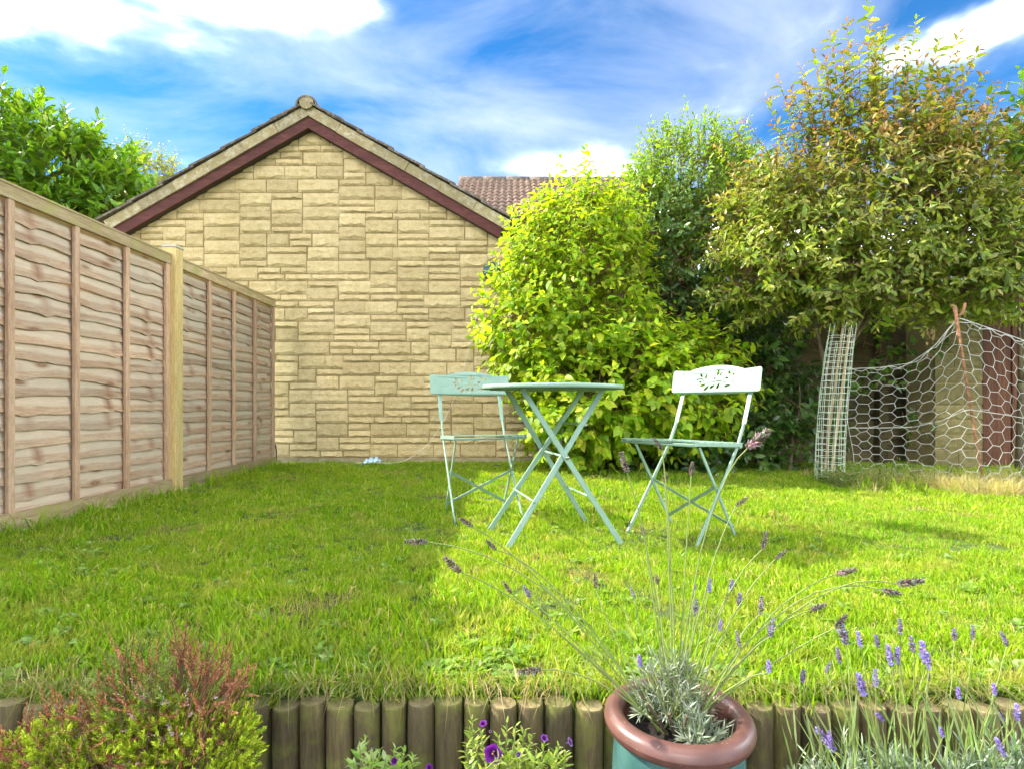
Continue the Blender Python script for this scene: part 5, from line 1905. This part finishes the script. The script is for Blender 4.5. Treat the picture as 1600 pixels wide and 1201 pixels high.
# (mid px, head base px, head tip px, depth at head, kind)
YB = PC.y
stems = [((870, 890), (668, 846), (630, 845), 0.93, 'dead', (940, 1010)), ((830, 940), (719, 893), (692, 868), 0.95, 'dead', (960, 1040)),
         ((880, 905), (775, 858), (758, 842), 1.0, 'dead', (935, 1000)), ((850, 895), (738, 822), (716, 808), 1.0, 'dead', (925, 985)),
         ((850, 980), (799, 926), (785, 906), 1.02, 'dead', (960, 1045)), ((860, 985), (828, 932), (818, 914), 1.03, 'half', (965, 1045)),
         ((930, 970), (931, 918), (930, 893), 1.04, 'dead', (985, 1030)), ((1010, 800), (980, 738), (970, 704), 0.95, 'dead', (1040, 930)),
         ((1050, 750), (1035, 702), (1020, 683), 0.95, 'dead', (1050, 900)), ((1045, 790), (1038, 752), (1041, 738), 1.0, 'dead', (1050, 940)),
         ((1080, 800), (1080, 742), (1082, 720), 1.0, 'dead', (1060, 940)), ((1010, 880), (1007, 838), (1002, 818), 1.0, 'dead', (1030, 980)),
         ((1100, 780), (1168, 700), (1203, 670), 0.90, 'dead', (1050, 900)), ((1120, 830), (1150, 790), (1169, 776), 1.0, 'dead', (1080, 930)),
         ((1130, 920), (1192, 857), (1198, 828), 0.95, 'dead', (1080, 990)), ((1160, 920), (1212, 872), (1230, 858), 0.98, 'dead', (1090, 1000)),
         ((1230, 905), (1378, 921), (1410, 928), 0.92, 'dead', (1110, 985)), ((1260, 900), (1402, 912), (1446, 906), 0.92, 'dead', (1110, 975)),
         ((1200, 940), (1308, 896), (1340, 888), 0.95, 'dead', (1110, 1000)), ((1190, 1040), (1306, 980), (1324, 958), 0.9, 'dead', (1120, 1060)),
         ((890, 1025), (845, 1046), (808, 1050), 0.86, 'dead', (960, 1050)), ((1000, 1020), (992, 934), (985, 915), 1.03, 'half', (1020, 1040)),
         ((1085, 960), (1086, 962), (1089, 934), 0.98, 'half', (1075, 1010)), ((1105, 950), (1108, 925), (1110, 902), 1.0, 'live', (1085, 1000)),
         ((1135, 940), (1142, 922), (1145, 904), 1.0, 'live', (1095, 1000)), ((1120, 980), (1124, 984), (1127, 966), 0.95, 'live', (1090, 1020)),
         ((1150, 960), (1155, 946), (1156, 926), 1.0, 'half', (1100, 1010)), ((1180, 980), (1189, 958), (1190, 930), 0.95, 'half', (1110, 1020)),
         ((1170, 1020), (1156, 1008), (1150, 984), 0.9, 'half', (1110, 1040)), ((1195, 1010), (1203, 994), (1208, 964), 0.9, 'half', (1120, 1040)),
         ((1085, 930), (1086, 920), (1086, 912), 1.05, 'live', (1070, 1000)), ((1020, 930), (1028, 912), (1025, 896), 1.05, 'dead', (1040, 1000)),
         ((1250, 930), (1268, 952), (1292, 942), 0.95, 'dead', (1120, 1010)), ((1010, 1040), (1001, 1040), (998, 1022), 0.9, 'live', (1030, 1060)),
         ((1165, 1050), (1202, 1050), (1200, 1030), 0.88, 'live', (1110, 1060))]
for (mid, hb, ht, yh, kind, root) in stems:
    a = random.random() * 6.28
    yr = YB + random.uniform(-0.02, 0.03)
    b0 = Vector((PC.x + (root[0] - 1059) / 880 * 0.25, yr, LZ + 0.01))
    b1 = P(root[0], root[1], (yr + yh) / 2)
    c_ = P(mid[0], mid[1], (yr + yh) / 2)
    ctrl = b1 * 0.55 + c_ * 0.45 if abs(mid[0] - root[0]) > 60 else b1 * 0.4 + c_ * 0.6
    ctrl = c_ * 2 * 0.62 - (b0 + P(hb[0], hb[1], yh)) * 0.12 if abs(mid[0] - hb[0]) > 60 else ctrl
    lav_stem(lav, b0, ctrl, P(hb[0], hb[1], yh), P(ht[0], ht[1], yh + random.uniform(-0.01, 0.01)), kind)
# the narrow green leaves along the flowering stems
nb_ = 46
base = np.array([tuple(P(random.uniform(930, 1180), random.uniform(960, 1050), random.uniform(0.92, 1.03))) for _ in range(nb_)])
axl = norm(np.stack([(base[:, 0] - PC.x) * 8, rng.normal(0, 0.3, nb_), np.full(nb_, 0.8)], -1))
foliage(lav, base, axl, norm(rng.normal(size=(nb_, 3)) + np.array([0, -1, 0.3])), rng.uniform(0.025, 0.05, nb_), np.full(nb_, 0.10), pal(nb_, [(0.20, 0.30, 0.05), (0.26, 0.34, 0.08)]), M['leaf'], fold=0.1, curl=0.1, name='stem_leaves')

# second lavender in the bed
L2 = Vector((0.70, 0.985, -0.235))
lav2 = thing('bed_lavender', 'lavender with fresh purple flower spikes growing in the bed beside the logs', 'lavender', tuple(L2))
GL = [(0.18, 0.25, 0.13), (0.24, 0.31, 0.19), (0.13, 0.20, 0.08), (0.30, 0.36, 0.26)]
for (px, py, rr, hh, nn2) in ((1330, 1235, 0.07, 0.09, 30), (1420, 1235, 0.08, 0.09, 38), (1520, 1235, 0.08, 0.10, 38), (1600, 1220, 0.07, 0.10, 30), (1270, 1250, 0.05, 0.08, 16)):
    c = P(px, py + 30, 0.99)
    lav_mound(lav2, tuple(c), rr, hh, nn2, 0.038, GL, 0.3, 0.5)
mb = MB()
mb.tube([tuple(L2 - Vector((0, 0, 0.02))), tuple(P(1420, 1235, 0.99))], [0.02, 0.012], 7)
for px in (1290, 1350, 1480, 1560, 1600):
    mb.tube(bez(L2, P(1420 + (px - 1420) * 0.3, 1260, 0.99), P(px, 1225, 0.99), 4), [0.009, 0.008, 0.007, 0.006, 0.005], 6)
mb.build('woody_base', M['bark'], lav2)
heads2 = [(1322, 1005, 1312, 968, 'half'), (1345, 1010, 1340, 985, 'live'), (1350, 1085, 1340, 1050, 'live'), (1368, 1072, 1368, 1044, 'live'), (1393, 1038, 1386, 1005, 'live'), (1404, 1036, 1402, 1008, 'live'),
          (1372, 1010, 1368, 990, 'half'), (1407, 990, 1406, 965, 'half'), (1428, 1018, 1422, 992, 'half'), (1446, 1035, 1440, 1000, 'live'), (1452, 1044, 1449, 1018, 'live'), (1450, 1064, 1452, 1050, 'half'),
          (1499, 1090, 1496, 1072, 'live'), (1520, 998, 1520, 976, 'half'), (1574, 1008, 1564, 986, 'half'), (1555, 1085, 1552, 1066, 'live'), (1492, 1000, 1490, 980, 'half'), (1590, 1125, 1588, 1098, 'live'), (1570, 1130, 1560, 1112, 'live'),
          (1303, 1172, 1275, 1136, 'live'), (1297, 1168, 1296, 1140, 'live'), (1570, 1180, 1556, 1152, 'live'), (1474, 1150, 1468, 1135, 'live'), (1380, 1125, 1368, 1112, 'live'), (1312, 1035, 1308, 1010, 'half'), (1253, 1065, 1256, 1045, 'half'), (1290, 1050, 1298, 1032, 'half')]
for (bx, by, tx, ty, kind) in heads2:
    yh = random.uniform(0.93, 1.06)
    rx = 1420 + (bx - 1420) * 0.55 + random.uniform(-30, 30)
    lav_stem(lav2, P(rx, 1225, 0.99), P((rx + bx) / 2 + random.uniform(-10, 10), 1130, 1.0) if by < 1110 else P((rx + bx) / 2, 1195, 0.98), P(bx, by, yh), P(tx, ty, yh), kind, 0.0010)
nb_ = 120
base = np.array([tuple(P(random.uniform(1235, 1640), random.uniform(1150, 1220), random.uniform(0.94, 1.05))) for _ in range(nb_)])
axl = norm(np.stack([rng.normal(0, 0.25, nb_) - 0.08, rng.normal(0, 0.25, nb_), np.ones(nb_)], -1))
foliage(lav2, base, axl, norm(rng.normal(size=(nb_, 3)) + np.array([0, -1, 0.2])), rng.uniform(0.05, 0.10, nb_), np.full(nb_, 0.045), pal(nb_, [(0.18, 0.28, 0.08), (0.25, 0.33, 0.14)]), M['leaf'], fold=0.1, curl=0.1, name='upright_leaves')

# ------------------------------------------------------------------ heather
HC = P(215, 1200, 1.0)
hea = thing('heather_bush', 'heather with lime green tips and rusty brown faded sprigs in front of the logs', 'heather', (HC.x, 1.0, -0.235))
def sprigs(name, blobs_, n, L, size, per, cols, up, jit, ang_, mat='soft', wid=0.28):
    b_, a_, l_ = blob_shoots(blobs_, n, up, jit, 0.5, L, -0.3)
    p, d, nr, sz, t, si = shoot_leaves(b_, a_, l_, per, size, wid, ang_, 0.0, 0.2, tipshrink=0.35, jit=0.2)
    c = pal(len(p), cols)
    c *= rng.uniform(0.75, 1.25, len(b_))[si][:, None]
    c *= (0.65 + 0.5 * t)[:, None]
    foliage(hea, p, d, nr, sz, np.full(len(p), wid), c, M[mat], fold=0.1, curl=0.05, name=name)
    return b_, a_, l_
def hb(px, py, rx_, rz_, Y=0.975, ry=0.075):
    c = P(px, py, Y); k = Y / FPX
    return (c.x, c.y, c.z, rx_ * k, ry, rz_ * k)
LIME = [(0.36, 0.47, 0.015), (0.46, 0.55, 0.02), (0.25, 0.37, 0.02), (0.56, 0.58, 0.06)]
RED = [(0.40, 0.115, 0.05), (0.50, 0.20, 0.10), (0.28, 0.09, 0.045), (0.46, 0.28, 0.13)]
DGR = [(0.14, 0.22, 0.025), (0.19, 0.27, 0.03), (0.24, 0.28, 0.06)]
b1 = sprigs('green_shoots', [hb(330, 1165, 68, 45), hb(255, 1150, 80, 45), hb(170, 1180, 80, 40), hb(70, 1200, 60, 30), hb(300, 1205, 90, 40), hb(15, 1190, 30, 25), hb(225, 1115, 60, 20), hb(120, 1150, 50, 25)], 1700, (0.016, 0.032), 0.0098, 26, LIME, 1.0, 0.35, 45)
b2 = sprigs('dark_shoots', [hb(235, 1085, 75, 40), hb(225, 1040, 35, 30), hb(300, 1075, 50, 35)], 150, (0.03, 0.06), 0.009, 26, DGR, 1.2, 0.3, 45)
b3 = sprigs('faded_sprigs', [hb(265, 1085, 85, 50), hb(175, 1105, 65, 32), hb(330, 1085, 55, 40), hb(90, 1150, 60, 30), hb(25, 1180, 45, 30), hb(240, 1150, 130, 30)], 420, (0.03, 0.06), 0.0075, 30, RED, 1.2, 0.4, 38)
plume = [(285, 1025, 292, 980), (275, 1030, 283, 990), (292, 1030, 300, 988), (195, 1040, 187, 1000), (203, 1042, 195, 1003), (320, 1060, 340, 1012), (335, 1065, 355, 1030), (350, 1075, 378, 1055), (330, 1050, 322, 1000), (345, 1085, 372, 1062), (310, 1050, 318, 1015), (205, 1100, 150, 1075), (190, 1110, 140, 1090), (365, 1090, 382, 1060), (300, 1060, 310, 1010)]
bb, aa, ll_ = tips_to_extra(plume, 0.1, 1.0)
bb = np.repeat(bb, 5, 0) + rng.normal(0, 0.004, (len(bb) * 5, 3)); aa = norm(np.repeat(aa, 5, 0) + rng.normal(0, 0.18, (len(aa) * 5, 3))); ll_ = np.repeat(ll_, 5) * rng.uniform(0.7, 1.1, len(ll_) * 5)
p, d, nr, sz, t, si = shoot_leaves(bb, aa, ll_, 34, 0.0085, 0.28, 32, 0.0, 0.2, tipshrink=0.4, jit=0.2)
foliage(hea, p, d, nr, sz, np.full(len(p), 0.22), pal(len(p), RED), M['soft'], fold=0.1, curl=0.05, name='plumes')
b4 = sprigs('pale_bells', [hb(260, 1100, 80, 55), hb(215, 1165, 120, 45), hb(130, 1195, 90, 35)], 210, (0.015, 0.03), 0.0042, 10, [(0.52, 0.36, 0.30), (0.40, 0.25, 0.20), (0.60, 0.50, 0.42)], 0.8, 0.4, 70, wid=0.7)
mb = MB()
hf = Vector((HC.x, 1.0, -0.25))
for k in range(34):
    t_ = P(random.uniform(20, 370), random.uniform(1120, 1190), random.uniform(0.96, 1.04))
    mb.tube(bez(hf + Vector((random.gauss(0, 0.015), random.gauss(0, 0.015), 0)), (hf + t_) / 2 + Vector((0, 0, 0.03)), t_, 4), [0.004, 0.0035, 0.003, 0.0025, 0.0016], 5)
for s_ in (b1, b3):
    for i in range(0, len(s_[0]), 3):
        q = Vector(s_[0][i])
        mb.tube([q, q + (hf - q) * 0.12], [0.0008, 0.0010], 3, False)
for i in range(len(bb)):
    q = Vector(bb[i])
    mb.tube([q + Vector(aa[i]) * ll_[i], q, q + (hf - q) * 0.3], [0.0004, 0.0008, 0.0012], 3, False)
o = mb.build('stems', M['twig'], hea)
o['kind'] = 'stuff'

# ------------------------------------------------------------------ calibrachoa / petunias
def trumpet(parent, c, d, R, col, dark, name='flower', openf=1.0):
    d = Vector(d).normalized()
    s = d.orthogonal().normalized(); u = d.cross(s)
    V, F, C = [], [], []
    n = 30
    prof = [(0.10, -0.95, 0.5), (0.16, -0.6, 0.6), (0.24, -0.28, 0.25), (0.50, -0.04, 0.8), (0.85 * openf, 0.03 * openf, 1.0), (1.0 * openf, -0.02, 0.92)]
    for q, (r_, h_, sh) in enumerate(prof):
        for k in range(n):
            a = 6.283 * k / n
            lob = 1 + (0.075 * math.cos(5 * a) + 0.02 * math.sin(11 * a)) * (q >= 4)
            rr = R * r_ * lob
            V.append(tuple(Vector(c) + (s * math.cos(a) + u * math.sin(a)) * rr + d * R * (h_ + (0.05 * math.sin(5 * a + 1) if q == 5 else 0))))
            m_ = 1.0 if q > 3 else 0.4
            C.append(tuple(col[i] * m_ * sh + dark[i] * (1 - m_) for i in range(3)))
    for q in range(len(prof) - 1):
        for k in range(n):
            k2 = (k + 1) % n
            F.append((q * n + k, q * n + k2, (q + 1) * n + k2, (q + 1) * n + k))
    me = bpy.data.meshes.new(name)
    me.from_pydata(V, [], F)
    ca = me.color_attributes.new('Col', 'FLOAT_COLOR', 'POINT')
    ca.data.foreach_set('color', np.array([(*x, 1) for x in C], np.float32).reshape(-1))
    me.polygons.foreach_set('use_smooth', [True] * len(me.polygons))
    o = link_mesh(name, me, M['petal'], parent)
    return o

def bedding(label, cat, foot, shoots, leafL, wid, per, cols, flowers, name):
    e = thing(name, label, cat, foot)
    b_, a_, l_ = [], [], []
    mb = MB()
    for (bx, by, tx, ty, Y) in shoots:
        p0, p1 = P(bx, by, Y), P(tx, ty, Y + random.uniform(-0.02, 0.02))
        dv = p1 - p0
        b_.append(tuple(p0)); a_.append(tuple(dv.normalized())); l_.append(dv.length)
        mb.tube(bez(Vector(foot), (Vector(foot) + p0) / 2 + Vector((0, 0, 0.02)), p0, 4) + [p1], [0.003, 0.003, 0.0028, 0.0025, 0.0022, 0.001], 5, False)
    b_, a_, l_ = np.array(b_), np.array(a_), np.array(l_)
    p, d, nr, sz, t, si = shoot_leaves(b_, a_, l_, per, leafL, wid, 62, 0.0, 0.5, tipshrink=0.45)
    foliage(e, p, d, nr, sz, np.full(len(p), wid), pal(len(p), cols), M['leaf'], M['leaf_obj'], min(60, len(p) // 3), 0.2, 0.25)
    mb.build('stems', M['green_stem'], e)
    for (px, py, Y, dvec, R, col, dark, op) in flowers:
        c = P(px, py, Y)
        f = trumpet(e, c, dvec, R, col, dark, 'flower', op)
        if R > 0.012:
            m2 = MB()
            dd_ = Vector(dvec).normalized()
            m2.tube([c - dd_ * R * 0.3, c + dd_ * R * 0.02], [R * 0.06, R * 0.14], 7)
            m2.build('stamens', M['rust'], f, True)
    return e
PUR, PDK = (0.16, 0.008, 0.24), (0.03, 0.002, 0.05)
LIL = (0.34, 0.20, 0.48)
sh = [(740, 1190, 737, 1122, 1.02), (760, 1200, 750, 1140, 1.0), (790, 1200, 792, 1128, 1.03), (800, 1195, 806, 1132, 1.03), (780, 1205, 778, 1150, 1.0), (820, 1205, 832, 1145, 1.02), (845, 1205, 850, 1160, 1.0), (865, 1205, 874, 1162, 1.02), (880, 1210, 884, 1175, 1.0), (735, 1215, 728, 1165, 1.0), (805, 1215, 812, 1168, 0.98), (830, 1215, 838, 1175, 0.97), (770, 1215, 768, 1175, 1.0), (860, 1215, 866, 1180, 0.97), (745, 1180, 733, 1138, 1.02), (815, 1180, 818, 1140, 1.03), (790, 1215, 795, 1180, 0.97)]
sh += [(random.uniform(735, 880), 1222, random.uniform(735, 880), random.uniform(1165, 1195), random.uniform(0.96, 1.03)) for _ in range(14)]
fl = [(770, 1177, 0.955, (-0.1, -1, 0.25), 0.0150, PUR, PDK, 1.0), (755, 1129, 1.0, (-0.2, -0.3, 1), 0.0085, PUR, PDK, 0.8), (851, 1152, 1.0, (0.3, -0.5, 1), 0.0085, (0.20, 0.05, 0.34), PDK, 0.8), (891, 1158, 0.99, (0.9, -0.3, 0.6), 0.0095, LIL, PDK, 0.8), (810, 1178, 0.955, (0.1, -0.8, 0.6), 0.0075, LIL, PDK, 0.55), (766, 1142, 1.0, (0.1, -0.6, 1), 0.0055, (0.42, 0.30, 0.38), PDK, 0.4)]
bedding('bushy bedding plant with one open deep purple trumpet flower in front of the logs', 'bedding plant', (0.0, 1.01, -0.235), sh, 0.023, 0.32, 16, [(0.30, 0.42, 0.05), (0.38, 0.48, 0.09), (0.22, 0.34, 0.04), (0.46, 0.50, 0.17)], fl, 'purple_petunia')
sh = [(572, 1205, 570, 1150, 1.03), (565, 1200, 562, 1165, 1.02), (590, 1210, 592, 1172, 1.02), (610, 1205, 618, 1168, 1.03), (625, 1210, 632, 1172, 1.02), (640, 1210, 648, 1180, 1.0), (600, 1215, 602, 1185, 1.0), (555, 1215, 552, 1190, 1.0), (622, 1215, 626, 1186, 1.0), (580, 1215, 580, 1180, 1.0)]
fl = [(616, 1188, 0.98, (0.3, -0.8, 0.5), 0.0072, PUR, PDK, 0.8), (671, 1198, 0.98, (0.3, -0.6, 0.8), 0.0075, PUR, PDK, 0.8), (582, 1168, 1.01, (0.2, -0.5, 0.9), 0.0045, (0.40, 0.33, 0.45), PDK, 0.4)]
bedding('young bedding plant with rounded green leaves and small violet buds before the logs', 'bedding plant', (-0.225, 1.02, -0.235), sh, 0.026, 0.40, 12, [(0.26, 0.44, 0.05), (0.36, 0.50, 0.11), (0.42, 0.54, 0.22)], fl, 'violet_petunia')
